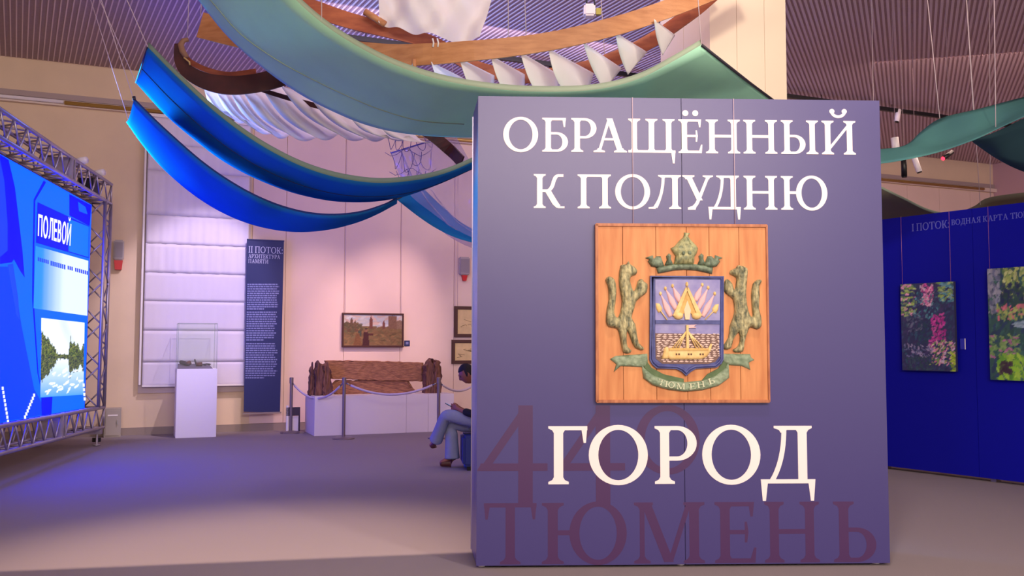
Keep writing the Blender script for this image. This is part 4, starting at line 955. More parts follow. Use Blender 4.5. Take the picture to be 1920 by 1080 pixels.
# low label stand behind the first stanchion
lf_ = floor_at(529, 815); LF = Frame((lf_.x+0.0, lf_.y+0.25, 0), U); ls = empty('label_stand', LF); tag(ls, 'low stand with a dark caption board at the left end of the plinth', 'stand')
lw = LF.hit(562, 800)[0]; lz0, lz1 = LF.hit(530, 780)[1], LF.hit(530, 764)[1]
box('caption_board', 0, lw, -0.02, 0.02, lz0, lz1, mat('caption_dark', (58, 44, 62), 0.6), ls); box('post', 0.0, 0.03, -0.02, 0.02, 0, lz1+0.03, M_white, ls); box('post', lw-0.02, lw, -0.02, 0.02, 0, lz0, mat('caption_dark', (58, 44, 62)), ls); box('foot', -0.06, lw+0.05, -0.12, 0.1, 0, 0.02, M_base, ls); box('panel', 0.035, lw-0.025, 0.0, 0.015, 0.02, lz0-0.01, M_pl, ls)

# ================================================================== SITTING MAN
man = empty('person', (P(900, 800, 11.0).x, 11.0, 0)); mo = Vector(man.location)
tag(man, 'man in black top and pale jeans sitting cross-legged, looking at a phone', 'person')
M_skin = mat('skin', (150, 92, 78), 0.55); M_hair = mat('hair', (24, 18, 26), 0.7, bump=0.5, bscale=90); M_jean = cloth_mat('jeans', (140, 146, 178), tl=0.0, var=0.12, vscale=9, bump=0.3); M_top = mat('black_top', (16, 14, 20), 0.8); M_shoe = mat('brown_shoe', (86, 40, 34), 0.5)
def skin(name, V, Ed, rad, m, parent, root=0, sub=2):
    me = bpy.data.meshes.new(name); me.from_pydata([tuple(Vector(v)-mo) for v in V], Ed, []); o = bpy.data.objects.new(name, me); C.objects.link(o)
    sm = o.modifiers.new('skin', 'SKIN'); sl = me.skin_vertices[0].data
    for i, r in enumerate(rad): sl[i].radius = (r, r) if not isinstance(r, tuple) else r; sl[i].use_root = (i == root)
    sb = o.modifiers.new('sub', 'SUBSURF'); sb.levels = sub; sb.render_levels = sub
    dg_ = bpy.context.evaluated_depsgraph_get(); me2 = bpy.data.meshes.new_from_object(o.evaluated_get(dg_)); bpy.data.objects.remove(o); me2.name = name
    return link(name, me2, m, parent, True)
def graph(chains):
    V, Ed, rad, idx = [], [], [], {}
    for ch in chains:
        prev = None
        for key, p, r in ch:
            if key in idx: k = idx[key]
            else: k = len(V); idx[key] = k; V.append(p); rad.append(r)
            if prev is not None: Ed.append((prev, k))
            prev = k
    return V, Ed, rad
pel = P(925, 792, 11.02); hipL = P(920, 794, 10.92); hipR = P(920, 796, 11.13); wst = P(924, 770, 11.02); chs = P(910, 742, 11.02); nk = P(893, 722, 11.0); hd0 = P(886, 712, 11.0)
kL = P(836, 777, 10.96); aL = P(817, 826, 11.16); tL = P(806, 838, 11.18); kR = P(846, 797, 11.10); aR = P(848, 857, 11.08); tR = P(824, 869, 11.06)
shL = P(902, 734, 10.83); elL = P(893, 779, 10.80); wrL = P(864, 769, 10.90); shR = P(904, 734, 11.2); elR = P(890, 780, 11.24); wrR = P(866, 768, 11.10)
hL = P(856, 764, 10.94); hR = P(858, 764, 11.05)
fingers = []
for nm, wr, h, sg in (('L', wrL, hL, 1), ('R', wrR, hR, -1)):
    for i in range(4):
        b = h+Vector((-0.012+0.0*i, sg*0.004, -0.025+0.018*i)); L_ = (0.030, 0.034, 0.032, 0.026)[i]
        fingers.append([('h'+nm, h, 0.030), (nm+'f%da' % i, b+Vector((-0.030, 0.006*sg, 0.0)), 0.010), (nm+'f%db' % i, b+Vector((-0.030-L_*0.7, 0.022*sg, 0.008)), 0.009), (nm+'f%dc' % i, b+Vector((-0.030-L_*0.7, 0.045*sg, 0.012)), 0.007)])
    fingers.append([('h'+nm, h, 0.03), (nm+'ta', h+Vector((-0.010, -0.02*sg, 0.034)), 0.011), (nm+'tb', h+Vector((-0.04, 0.0, 0.052)), 0.009)])
body = graph([
    [('pel', pel, 0.13), ('wst', wst, 0.12), ('chs', chs, 0.14), ('nk', nk, 0.055), ('hd0', hd0, 0.055)],
    [('pel', pel, 0), ('hipL', hipL, 0.085), ('kL', kL, 0.058), ('cL', kL.lerp(aL, 0.35), 0.052), ('aL', aL, 0.036), ('tL', tL, 0.03)],
    [('pel', pel, 0), ('hipR', hipR, 0.085), ('kR', kR, 0.058), ('cR', kR.lerp(aR, 0.35), 0.052), ('aR', aR, 0.036), ('tR', tR, 0.03)],
    [('chs', chs, 0), ('shL', shL, 0.052), ('elL', elL, 0.040), ('wrL', wrL, 0.027), ('hL', hL, 0.03)],
    [('chs', chs, 0), ('shR', shR, 0.052), ('elR', elR, 0.040), ('wrR', wrR, 0.027), ('hR', hR, 0.03)]]+fingers)
bo = skin('body', *body, M_skin, man)
# head: shaped surface, facing -X and bowed
hc = P(876, 701, 11.0)-mo; tilt = R(26)
HM = Matrix.Translation(hc) @ Matrix.Rotation(-tilt, 4, 'Y')
def headpt(th, ph):   # th polar from top, ph azimuth, ph=0 -> face
    x = math.sin(th)*math.cos(ph); y = math.sin(th)*math.sin(ph); z = math.cos(th)
    sx = 0.098; sy = 0.076; sz = 0.122
    if z < -0.1: k = 1-0.38*(-z-0.1); sx *= (k if x < 0 else 1-0.05); sy *= k
    p = Vector((-x*sx, y*sy, z*sz))
    face = max(0, x)
    if face > 0.6:
        g = lambda z0, s, y0=0, w_=0.18: math.exp(-((z-z0)/s)**2-((y-y0)/w_)**2)
        p.x -= 0.026*g(-0.22, 0.13, 0, 0.13)+0.012*g(-0.02, 0.15, 0, 0.12)      # nose
        p.x -= 0.010*g(0.22, 0.10, 0, 0.5)                                       # brow
        p.x += 0.012*(g(0.02, 0.10, 0.36, 0.17)+g(0.02, 0.10, -0.36, 0.17))     # eye sockets
        p.x -= 0.007*(g(-0.50, 0.05, 0, 0.22)+g(-0.60, 0.05, 0, 0.22))-0.004*g(-0.55, 0.025, 0, 0.25)
        p.x -= 0.014*g(-0.86, 0.12, 0, 0.3)                                      # chin
    return p
nth, nph = 40, 48; hv = [HM @ headpt(math.pi*(i+0.5)/nth, 2*math.pi*j/nph) for i in range(nth) for j in range(nph)]; hf = [(i*nph+j, i*nph+(j+1) % nph, (i+1)*nph+(j+1) % nph, (i+1)*nph+j) for i in range(nth-1) for j in range(nph)]+[tuple(range(nph))[::-1], tuple(range((nth-1)*nph, nth*nph))]
tmp = mesh_obj('head_tmp', hv, hf, M_skin, None, True)
bmx = bm_new(); bmx.from_mesh(bo.data); bmx.from_mesh(tmp.data)
for sgn in (-1, 1):    # ears
    r0 = [[HM @ Vector((0.012+0.02*math.cos(t)*k, sgn*(0.070+0.012*(1-abs(k-0.6))), -0.005+0.032*math.sin(t)*k)) for t in [2*math.pi*i/12 for i in range(12)]] for k in (1.0, 0.95, 0.5)]
    v, f = ring_mesh(r0); vv = [bmx.verts.new(p) for p in v]; [bmx.faces.new([vv[i] for i in q]) for q in f]
bmx.to_mesh(bo.data); bmx.free(); bpy.data.objects.remove(tmp); bo.data.polygons.foreach_set('use_smooth', [True]*len(bo.data.polygons))
hv = []
for i in range(nth):
    for j in range(nph):
        th, ph = math.pi*(i+0.5)/nth, 2*math.pi*j/nph; z = math.cos(th); x = math.sin(th)*math.cos(ph)
        p = headpt(th, ph); cover = z > 0.42 or (x < 0.15 and z > -0.25) or (x < -0.45 and z > -0.5)
        hv.append(HM @ (p*(1.075 if cover else 0.9)))
mesh_obj('hair', hv, hf, M_hair, man, True)
for sg in (-1, 1):
    c = HM @ Vector((-0.080, sg*0.029, 0.004)); bmx = bm_new(); bmesh.ops.create_uvsphere(bmx, u_segments=10, v_segments=8, radius=0.012, matrix=Matrix.Translation(c)); bm_obj('eye', bmx, mat('eye_dark', (40, 30, 30), 0.2), man, True)
V, Ed, rad = graph([
    [('wst', wst+Vector((0, 0, 0.02)), 0.135), ('pel', pel, 0.15), ('hipL', hipL, 0.105), ('mL', hipL.lerp(kL, 0.5), 0.100), ('kL', kL, 0.082), ('cL', kL.lerp(aL, 0.45), 0.074), ('nL', kL.lerp(aL, 0.78), 0.080), ('aL', kL.lerp(aL, 0.98), 0.088), ('eL', kL.lerp(aL, 1.03), 0.086)],
    [('pel', pel, 0), ('hipR', hipR, 0.105), ('mR', hipR.lerp(kR, 0.5), 0.100), ('kR', kR, 0.085), ('cR', kR.lerp(aR, 0.45), 0.084), ('nR', kR.lerp(aR, 0.8), 0.092), ('aR', kR.lerp(aR, 1.02), 0.100), ('eR', kR.lerp(aR, 1.07), 0.098)]])
skin('trousers', V, Ed, rad, M_jean, man, 1)
V, Ed, rad = graph([
    [('pel', pel+Vector((0, 0, 0.04)), 0.16), ('wst', wst, 0.15), ('chs', chs, 0.165), ('nk', nk.lerp(chs, 0.25), 0.075)],
    [('chs', chs, 0), ('shL', shL, 0.075), ('elL', elL, 0.062), ('wrL', wrL.lerp(elL, 0.12), 0.045)],
    [('chs', chs, 0), ('shR', shR, 0.075), ('elR', elR, 0.062), ('wrR', wrR.lerp(elR, 0.12), 0.045)]])
skin('black_top', V, Ed, rad, M_top, man, 1)
for a, t, gz in ((aR, tR, True), (aL, tL, False)):
    d = (t-a); heel = a+Vector((0.03, 0, -0.035)); toe = t.copy()
    if gz: heel.z = 0.045; toe.z = 0.042
    V, Ed, rad = graph([[('h', heel, (0.044, 0.044)), ('m', heel.lerp(toe, 0.45)+Vector((0, 0, 0.006)), 0.046), ('t', toe, 0.036)], [('h', heel, 0), ('k', a+Vector((0, 0, 0.01)), 0.042)]])
    skin('shoe', V, Ed, rad, M_shoe, man)
ph_ = empty('mobile_phone', P(846, 762, 10.99)); ph_.rotation_euler = (0, R(28), 0); tag(ph_, 'dark mobile phone held in the hands of the sitting man', 'phone')
box('case', -0.085, 0.065, -0.037, 0.037, -0.004, 0.004, M_black, ph_, 0.003); box('display', -0.078, 0.058, -0.033, 0.033, 0.0041, 0.0046, mat('phone_display', (120, 150, 220), emit=0.5), ph_)
po = P(912, 850, 11.05); pouf = empty('pouf', (po.x, 11.05, 0), A*0.3); tag(pouf, 'dark blue cube pouf under the sitting man', 'pouf')
M_pouf = mat('pouf_blue', (40, 52, 128), 0.7, bump=0.2); box('seat', -0.30, 0.30, -0.28, 0.28, 0.05, 0.405, M_pouf, pouf, 0.03); 
for x in (-0.22, 0.22):
    for y in (-0.2, 0.2): box('foot', x-0.03, x+0.03, y-0.03, y+0.03, 0, 0.05, M_black, pouf)
bo_ = floor_at(879, 876); pk = empty('blue_packet', (bo_.x, bo_.y, 0)); tag(pk, 'small bright blue packet on the floor at the foot of the pouf', 'packet'); box('packet', -0.06, 0.06, -0.04, 0.04, 0, 0.055, mat('packet_blue', (30, 90, 240), 0.4), pk, 0.01)

# ================================================================== RIGHT PARTITION
ra = floor_at(1655, 879); rb = floor_at(1920, 912); dirp = (rb-ra).normalized(); RP = Frame(ra-dirp*1.6, dirp)
rp = empty('blue_partition', RP); tag(rp, 'deep blue free-standing exhibition wall on the right with pale heading', 'partition')
M_part = mat('partition_blue', (8, 11, 150), 0.6, spec=0.15, bump=0.05, bscale=300); zt_ = RP.hit(1700, 406)[1]; jx = RP.hit(1828, 600)[0]; lenp = 1.6+(rb-ra).length+2.0
for i, (a, b) in enumerate(((0, jx-1.3), (jx-1.3, jx), (jx, jx+1.3), (jx+1.3, lenp))): box('panel', a+0.002, b-0.002, 0, 0.18, 0.04, zt_, M_part, rp); box('foot', a+0.1, a+0.16, 0.04, 0.14, 0, 0.04, M_steel, rp)
M_ptext = mat('partition_text', (88, 92, 190), 0.6)
def line_px(s, pts, m, frame, parent):   # letters between start and end pixel of the first and last letter base
    (xa, yb, yt), (xb, _, _) = pts; a, v0 = frame.hit(xa, yb); b, _ = frame.hit(xb, yb); h = frame.hit(xa, yt)[1]-v0
    wd = sum(0.35 if c == ' ' else glyph(c)[1]+0.10 for c in s)-0.10; text_line(s, a, v0, h, 0.0, 0.003, m, parent, 0.10, (b-a)/(wd*h))
line_px('I ПОТОК:', ((1710, 434, 420), (1780, 0, 0)), M_ptext, RP, rp); line_px('ВОДНАЯ КАРТА ТЮМЕНИ', ((1784, 422.5, 412), (1962, 0, 0)), M_ptext, RP, rp)
im1 = np.zeros((110, 64, 3)); im1[:] = lin((44, 48, 92)); DK = [(36, 42, 84), (50, 60, 110), (44, 76, 106), (60, 50, 100)]; GR = [(120, 150, 80), (150, 170, 90), (96, 130, 90), (170, 190, 130)]; MG = [(176, 44, 146), (146, 34, 126), (200, 80, 166)]; PKC = [(220, 150, 190), (196, 176, 206), (206, 120, 160)]; TL = [(60, 120, 140), (80, 140, 160), (110, 150, 170)]
dabs(im1, 0, 1, 0, 1, DK, 624, 0.0434, 0.0180, 1.2); dabs(im1, 0, 0.28, 0.62, 1.0, GR+PKC[:1], 88, 0.0372, 0.0180); dabs(im1, 0.72, 1, 0.78, 1, GR+TL, 93, 0.0372, 0.0180); dabs(im1, 0.38, 0.62, 0.78, 0.98, MG+PKC, 88, 0.0310, 0.0180, 1.5); dabs(im1, 0.4, 0.62, 0.74, 0.84, PKC, 52, 0.0310, 0.0120)
dabs(im1, 0.58, 0.82, 0.30, 0.64, MG, 114, 0.0310, 0.0168, 1.2); dabs(im1, 0.52, 0.62, 0.24, 0.36, MG, 26, 0.0248, 0.0180); dabs(im1, 0.24, 0.7, 0.60, 0.9, TL+DK, 93, 0.0310, 0.0150, 1.4); dabs(im1, 0.55, 1.0, 0.08, 0.34, PKC+GR, 156, 0.0310, 0.0120, 0.8); dabs(im1, 0.92, 1.0, 0.0, 0.22, [(170, 190, 60), (120, 150, 50)], 41, 0.0186, 0.0300, 1.5); dabs(im1, 0.05, 0.6, 0.16, 0.30, [(150, 140, 180), (110, 110, 160)], 57, 0.0310, 0.0120, 2.4); dabs(im1, 0.1, 0.6, 0.0, 0.16, [(50, 80, 90), (40, 60, 90)], 104, 0.0496, 0.0090, 2.2); dabs(im1, 0.3, 0.5, 0.3, 0.55, [(40, 50, 96), (36, 66, 90)], 78, 0.0372, 0.0180, 1.4); dabs(im1, 0.1, 0.4, 0.45, 0.65, [(96, 100, 130), (70, 80, 110)], 57, 0.0248, 0.0120, 0.8)
im2 = np.zeros((110, 90, 3)); im2[:] = lin((50, 84, 76)); dabs(im2, 0, 1, 0, 1, [(44, 80, 70), (60, 104, 90), (40, 60, 90)], 676, 0.0372, 0.0180, 1.2); dabs(im2, 0, 0.14, 0.6, 1, [(130, 136, 150), (100, 104, 130), (150, 150, 160)], 93, 0.0310, 0.0150, 1.5); dabs(im2, 0.18, 0.9, 0.72, 1.0, [(176, 186, 100), (140, 160, 80), (190, 196, 130), (110, 140, 76)], 234, 0.0372, 0.0180, 1.4); dabs(im2, 0.16, 0.4, 0.62, 0.85, [(30, 44, 76), (40, 70, 60)], 78, 0.0310, 0.0240, 1.5); dabs(im2, 0.1, 0.55, 0.54, 0.66, [(160, 176, 90), (120, 150, 80), (200, 110, 120)], 114, 0.0248, 0.0120, 1.3); dabs(im2, 0.3, 0.8, 0.46, 0.52, [(160, 180, 190), (130, 160, 170)], 62, 0.0434, 0.0072, 0.0, 0.1); dabs(im2, 0.45, 0.75, 0.12, 0.48, [(150, 180, 186), (110, 150, 160), (180, 200, 200)], 156, 0.0310, 0.0120, 1.2); dabs(im2, 0.0, 0.35, 0.2, 0.40, [(100, 140, 70), (130, 160, 90), (180, 110, 150)], 104, 0.0310, 0.0120); dabs(im2, 0.1, 0.5, 0.0, 0.22, [(130, 180, 40), (160, 200, 60), (90, 150, 40)], 156, 0.0372, 0.0180, 1.9); dabs(im2, 0.12, 0.25, 0.06, 0.16, [(60, 40, 50)], 31, 0.0248, 0.0180); dabs(im2, 0.6, 0.9, 0, 0.3, [(40, 70, 90), (70, 110, 120)], 104, 0.0372, 0.0180)
M_edge = mat('canvas_edge', (44, 42, 72), 0.8); M_cv = attr_mat('paint_canvas')
F1 = Frame(RP.m @ Vector((RP.hit(1692, 694, 0.06)[0], -0.06, RP.hit(1692, 694, 0.06)[1])), dirp); cw_, chh = F1.hit(1788, 528)
c1 = empty('canvas_painting', F1); tag(c1, 'smaller unframed canvas of magenta and green garden on the blue wall', 'painting'); chh = F1.hit(1691, 533)[1]
box('stretcher', 0, cw_, 0.0005, 0.04, 0, chh, M_edge, c1); paint_grid('picture', 0, cw_, 0, chh, 0.0, 63, 109, im1, M_cv, c1)
F2 = Frame(RP.m @ Vector((RP.hit(1857, 712, 0.06)[0], -0.06, RP.hit(1857, 712, 0.06)[1])), dirp); c2 = empty('canvas_painting', F2); tag(c2, 'larger unframed canvas of green garden stream at the right edge of the view', 'painting'); ch2 = F2.hit(1854, 504)[1]; cw2 = 0.92
box('stretcher', 0, cw2, 0.0005, 0.04, 0, ch2, M_edge, c2); paint_grid('picture', 0, cw2, 0, ch2, 0.0, 89, 109, im2, M_cv, c2)
for c_, F_, ww, h_ in ((c1, F1, cw_, chh), (c2, F2, cw2, ch2)):
    for x in (0.03, ww-0.03): tube('suspension_wire', [(x, -0.004, h_), (x, -0.004, zt_-F_.m.translation.z)], 0.0022, mat('pink_wire', (150, 90, 120), 0.5), c_, 5)
lp_ = RP.hit(1810, 645); lbm = empty('wall_label', Frame(RP.m @ Vector((lp_[0], 0, lp_[1])), dirp)); tag(lbm, 'small clear caption tab between the two canvases on the blue wall', 'label plate'); box('tab', -0.055, 0.0, -0.010, -0.001, -0.06, 0.06, mat('tab_lilac', (40, 44, 140), 0.2), lbm); box('edge', 0.0, 0.004, -0.014, -0.001, -0.06, 0.06, M_white, lbm)

# ================================================================== HANGING SCULPTURE
def PP(l):
    out = []; d = 9.0
    for q in l:
        if len(q) == 3: d = q[2]
        out.append(P(q[0], q[1], d))
    return out
def ropes(parent, specs, m=None):
    for px, py, d, qx, qy in specs:
        a = P(px, py, d); b = P(qx, qy, d); k = (CEIL-a.z)/(b.z-a.z) if b.z > a.z+0.01 else 1
        q = a+(b-a)*k; tube('rope', [a, q], 0.0045, m or M_rope, parent, 5)
M_teal = cloth_mat('teal_cloth', (184, 236, 206), tl=0.30, var=0.10, vscale=2.2); M_teal_rim = cloth_mat('teal_rim', (168, 184, 160), tl=0.2); M_blue_c = cloth_mat('blue_cloth', (44, 130, 200), tl=0.35, var=0.08, vscale=3); M_olive = cloth_mat('olive_rim', (128, 148, 136), tl=0.2); M_seam = mat('seam', (20, 40, 96), 0.9); M_teal2 = cloth_mat('teal_bright', (96, 152, 152), tl=0.3, var=0.06); M_dteal = cloth_mat('dark_teal', (70, 104, 110), tl=0.2); M_grey = cloth_mat('olive_cloth', (128, 122, 106), tl=0.2)
def dense(rails, n=40): return [arc_resample(r, n) for r in rails]
def hem(name, rail, h, m, parent, dy=0.0): return sheet(name, [rail, [p+Vector((0, dy, h)) for p in rail]], m, parent, n=60, sub=1, thick=0.006)
# 1 big teal swag
near = PP([(470, -130, 6.9), (505, -60), (555, 0, 6.95), (620, 55, 7.0), (700, 103), (770, 133), (850, 155, 7.05), (950, 169, 7.1), (1050, 172), (1130, 166, 7.15), (1200, 147, 7.2), (1262, 115), (1315, 84, 7.3)])
mid_ = PP([(330, -70, 7.9), (395, 0), (450, 62), (520, 112), (590, 150, 8.0), (660, 183), (720, 207), (790, 226), (870, 232, 8.1), (980, 232), (1100, 222), (1210, 204), (1310, 180, 8.2), (1408, 157, 8.2)])
far = PP([(310, -80, 8.2), (372, 0), (425, 66), (490, 125), (565, 178, 8.35), (640, 216), (700, 238), (765, 251), (850, 257, 8.5), (960, 256), (1080, 248), (1200, 232), (1340, 212, 8.6), (1470, 203, 8.7)])
t1 = empty('fabric_wave', near[6]); tag(t1, 'largest teal fabric wave sweeping above the title panel', 'hanging fabric'); bz = t1
def rel(o, l): return [Vector(p)-Vector(o.location) for p in l]
sheet('cloth', [rel(t1, near), rel(t1, mid_), rel(t1, far)], M_teal, t1, n=90, sub=6, thick=0.004)
hem('hem', rel(t1, near), 0.05, M_teal_rim, t1, 0.02)
e1 = rel(t1, [near[-1], mid_[-1], far[-1]]); tube('end_rod', e1, 0.012, mat('rod_dark', (40, 36, 46), 0.5), t1, 8)
tube('crease', [p+Vector((0, 0, -0.004)) for p in arc_resample(rel(t1, mid_[:9]), 60)], 0.006, mat('crease', (140, 164, 140), 0.9), t1, 5)
def rope_rel(o, specs):
    for px, py, d, qx, qy in specs:
        a = P(px, py, d); b = P(qx, qy, d); k = (CEIL-0.012-a.z)/(b.z-a.z); q = a+(b-a)*k; tube('rope', rel(o, [a, q]), 0.0042, M_rope, o, 5)
rope_rel(t1, [(1315, 84, 7.3, 1309, 0), (603, 40, 7.0, 603, 0)])
# 2 upper blue swag
near = PP([(277, 88, 9.0), (330, 142), (400, 207), (470, 260), (540, 300, 9.1), (600, 324, 9.2), (660, 338, 9.3), (720, 343, 9.4), (790, 336, 9.5), (840, 323, 9.6), (885, 304, 9.8), (935, 282, 10)])
far = PP([(255, 155, 10.2), (310, 215), (365, 262), (420, 303), (480, 335), (545, 360, 10.3), (610, 375), (660, 379), (710, 377), (760, 367, 10.4), (820, 343), (885, 313, 10.4), (935, 288, 10.4)])
t2 = empty('fabric_wave', near[5]); tag(t2, 'upper of two blue fabric waves on the left, with pale green upper hem', 'hanging fabric')
sheet('cloth', [rel(t2, near), rel(t2, far)], M_blue_c, t2, n=80, sub=8, sag=0.05); hem('hem', rel(t2, near), 0.055, M_olive, t2, 0.02)
nm, fm = arc_resample(rel(t2, near), 60), arc_resample(rel(t2, far), 60); tube('seam', [a.lerp(b, 0.45)+Vector((0, 0, -0.053)) for a, b in zip(nm, fm)], 0.005, M_seam, t2, 5)
tube('end_rod', rel(t2, [near[0], far[0]]), 0.01, MATS['rod_dark'], t2, 8); rope_rel(t2, [(277, 88, 9.0, 238, 0), (255, 155, 10.2, 187, 0)])
# 3 lower blue swag with a second fall
near = PP([(251, 187, 9.5), (290, 226), (330, 263), (380, 306), (430, 341), (480, 369), (530, 389, 9.7), (580, 401), (630, 404), (680, 398, 9.9), (720, 385), (745, 372, 10.3)])
far = PP([(237, 229, 10.7), (270, 275), (310, 320), (360, 363), (410, 395), (460, 417), (510, 430), (560, 435), (610, 431), (660, 417), (700, 399), (743, 376, 10.9)])
t3 = empty('fabric_wave', near[5]); tag(t3, 'lower of two blue fabric waves on the left, brightest at its left tip', 'hanging fabric')
sheet('cloth', [rel(t3, near), rel(t3, far)], M_blue_c, t3, n=80, sub=8, sag=0.05); hem('hem', rel(t3, near), 0.02, mat('blue_hem', (20, 46, 120), 0.8), t3, 0.01)
n2 = PP([(744, 374, 10.6), (785, 406), (822, 430, 10.7), (862, 448), (925, 464, 11)]); f2_ = PP([(790, 350, 11.5), (830, 388), (872, 422, 11.6), (935, 450, 11.8)])
sheet('cloth_fall', [rel(t3, n2), rel(t3, f2_)], M_blue_c, t3, n=40, sub=5); tube('end_rod', rel(t3, [n2[0], f2_[0]]), 0.01, MATS['rod_dark'], t3, 8)
rope_rel(t3, [(251, 187, 9.5, 190, 0), (240, 222, 10.7, 170, 0)]); tube('end_cap', rel(t3, [P(251, 181, 9.5), P(252, 188, 9.5)]), 0.018, MATS['rod_dark'], t3, 8)
# 4 clear film and netting
lft = PP([(733, 287, 11.0), (752, 335), (783, 385), (822, 428, 11.2), (868, 458), (930, 480, 11.4)]); rgt = PP([(852, 250, 10.4), (880, 300), (910, 345, 10.6), (945, 390), (985, 425, 10.8), (1040, 450, 11)])
fl = empty('film_sheet', lft[0]); tag(fl, 'translucent violet plastic film hanging beside the title panel', 'plastic film'); M_film = film_mat('clear_film', (190, 176, 232), 0.42)
sheet('film', [rel(fl, lft), rel(fl, rgt)], M_film, fl, n=60, sub=12, thick=0, ripple=0.012); tube('end_rod', rel(fl, [lft[0], rgt[0]]), 0.010, mat('film_rod', (120, 104, 176), 0.4), fl, 8)
tube('film_fold', rel(fl, [p.lerp(q, 0.16)+Vector((0, -0.03, 0)) for p, q in zip(lft, rgt)]), 0.012, M_film, fl, 6); tube('film_fold', rel(fl, [p.lerp(q, 0.3)+Vector((0, -0.03, 0)) for p, q in zip(lft, rgt)]), 0.008, M_film, fl, 6); rope_rel(fl, [(852, 250, 10.4, 850, 180)])
nt_ = empty('netting', P(760, 260, 10.7)); tag(nt_, 'loose violet thread netting drooping in loops by the plastic film', 'netting'); M_net = mat('net_thread', (112, 96, 170), 0.8)
bmv, bmf = [], []
for r in range(3):
    for i in range(5-r):
        x0 = 718+i*19+r*11+rng.uniform(-3, 3); x1 = x0+20+rng.uniform(-3, 5); y0 = 252+r*34+rng.uniform(-3, 3); dp = 20+rng.uniform(8, 26)
        pts = [P(x0+(x1-x0)*t+3*math.sin(t*7+i), y0+dp*4*t*(1-t)*(0.6+0.6*t)-(6 if r == 0 else 0), 10.7+0.15*math.sin(i*2+r)) for t in [k/10 for k in range(11)]]
        v, f = tube_data(rel(nt_, pts), 0.0038, 5); b = len(bmv); bmv += v; bmf += [tuple(k+b for k in q) for q in f]
    pts = [P(714+k*11+r*8, 250+r*36+7*math.sin(k*1.3), 10.7) for k in range(9)]; v, f = tube_data(rel(nt_, pts), 0.0035, 5); b = len(bmv); bmv += v; bmf += [tuple(k+b for k in q) for q in f]
tag(mesh_obj('threads', bmv, bmf, M_net, nt_, True), kind='stuff')

# 5 boat ----------------------------------------------------------------
boat = empty('hanging_boat', P(850, 100, 8.3)); tag(boat, 'hanging boat sculpture of curved planks with white fabric oars and sail', 'sculpture')
M_oak = mat('oak_band', (204, 142, 96), 0.5, vscale=5, stretch=(1, 1, 5), col2=(180, 118, 76), bump=0.15, bscale=40); M_redw = mat('red_wood', (184, 100, 62), 0.5, vscale=5, stretch=(1, 1, 4), col2=(148, 70, 46)); M_dark = mat('dark_wood', (82, 36, 34), 0.5, vscale=5, col2=(56, 26, 30)); M_sail = cloth_mat('white_cloth', (252, 248, 246), tl=0.35, var=0.02, bump=0.1)
BR = lambda l: rel(boat, PP(l))
M_path = [(376, 47, 9.4), (450, 66, 9.2), (560, 88, 8.9), (660, 99, 8.6), (730, 104, 8.4), (800, 102, 8.2), (880, 96, 8.1), (960, 88), (1040, 76), (1120, 58), (1200, 35, 8.2), (1290, 2, 8.3), (1400, -45, 8.5), (1480, -90, 8.7)]
band('near_plank', BR(M_path), [0.27, 0.25, 0.23, 0.20, 0.17, 0.17, 0.17, 0.17], 0.02, M_oak, boat, 70)
band('far_plank', BR([(470, -60, 9.0), (545, -2, 9.0), (600, 20), (660, 40), (740, 60), (815, 82, 9.1), (870, 116, 9.2), (930, 137), (1010, 143), (1090, 130, 9.2), (1160, 107), (1225, 74), (1290, 28, 9.0), (1335, -10), (1400, -70)]), [0.17, 0.17, 0.15, 0.13, 0.15, 0.15, 0.15, 0.16], 0.02, M_redw, boat, 70)
band('bow_plank', BR([(336, 82, 10.0), (338, 112), (352, 134), (385, 152), (430, 160), (480, 156), (530, 143), (580, 122, 9.8), (640, 100, 9.6)]), [0.10, 0.16, 0.21, 0.21, 0.22, 0.22, 0.2], 0.025, M_dark, boat, 60)
band('bow_plank_inner', BR([(345, 105, 10.12), (360, 118), (390, 132), (430, 140), (480, 134, 10.1)]), 0.06, 0.02, M_redw, boat, 30)
tube('bow_post', BR([(350, 108, 9.95), (342, 96), (339, 84), (344, 76), (353, 74)]), [0.03, 0.035, 0.035, 0.03, 0.024], mat('bow_wood', (150, 110, 84), 0.6), boat, 8)
tube('bow_cord', BR([(345, 108, 9.9), (350, 112), (355, 116), (356, 122)]), 0.010, mat('gold_cord', (206, 170, 110), 0.6), boat, 6)
band('keel_strut', BR([(430, 150, 10.6), (480, 165), (530, 181), (620, 205), (720, 225), (790, 242, 10.2), (840, 278), (866, 304, 10.0)]), [0.05, 0.05, 0.06, 0.08, 0.10, 0.13, 0.14], 0.02, M_dark, boat, 50)
tube('mast_foot', BR([(777, 112, 8.25), (777, 131)]), 0.022, M_oak, boat, 10); tube('boom', BR([(684, 22, 8.85), (700, 32), (722, 46)]), 0.035, M_oak, boat, 10)
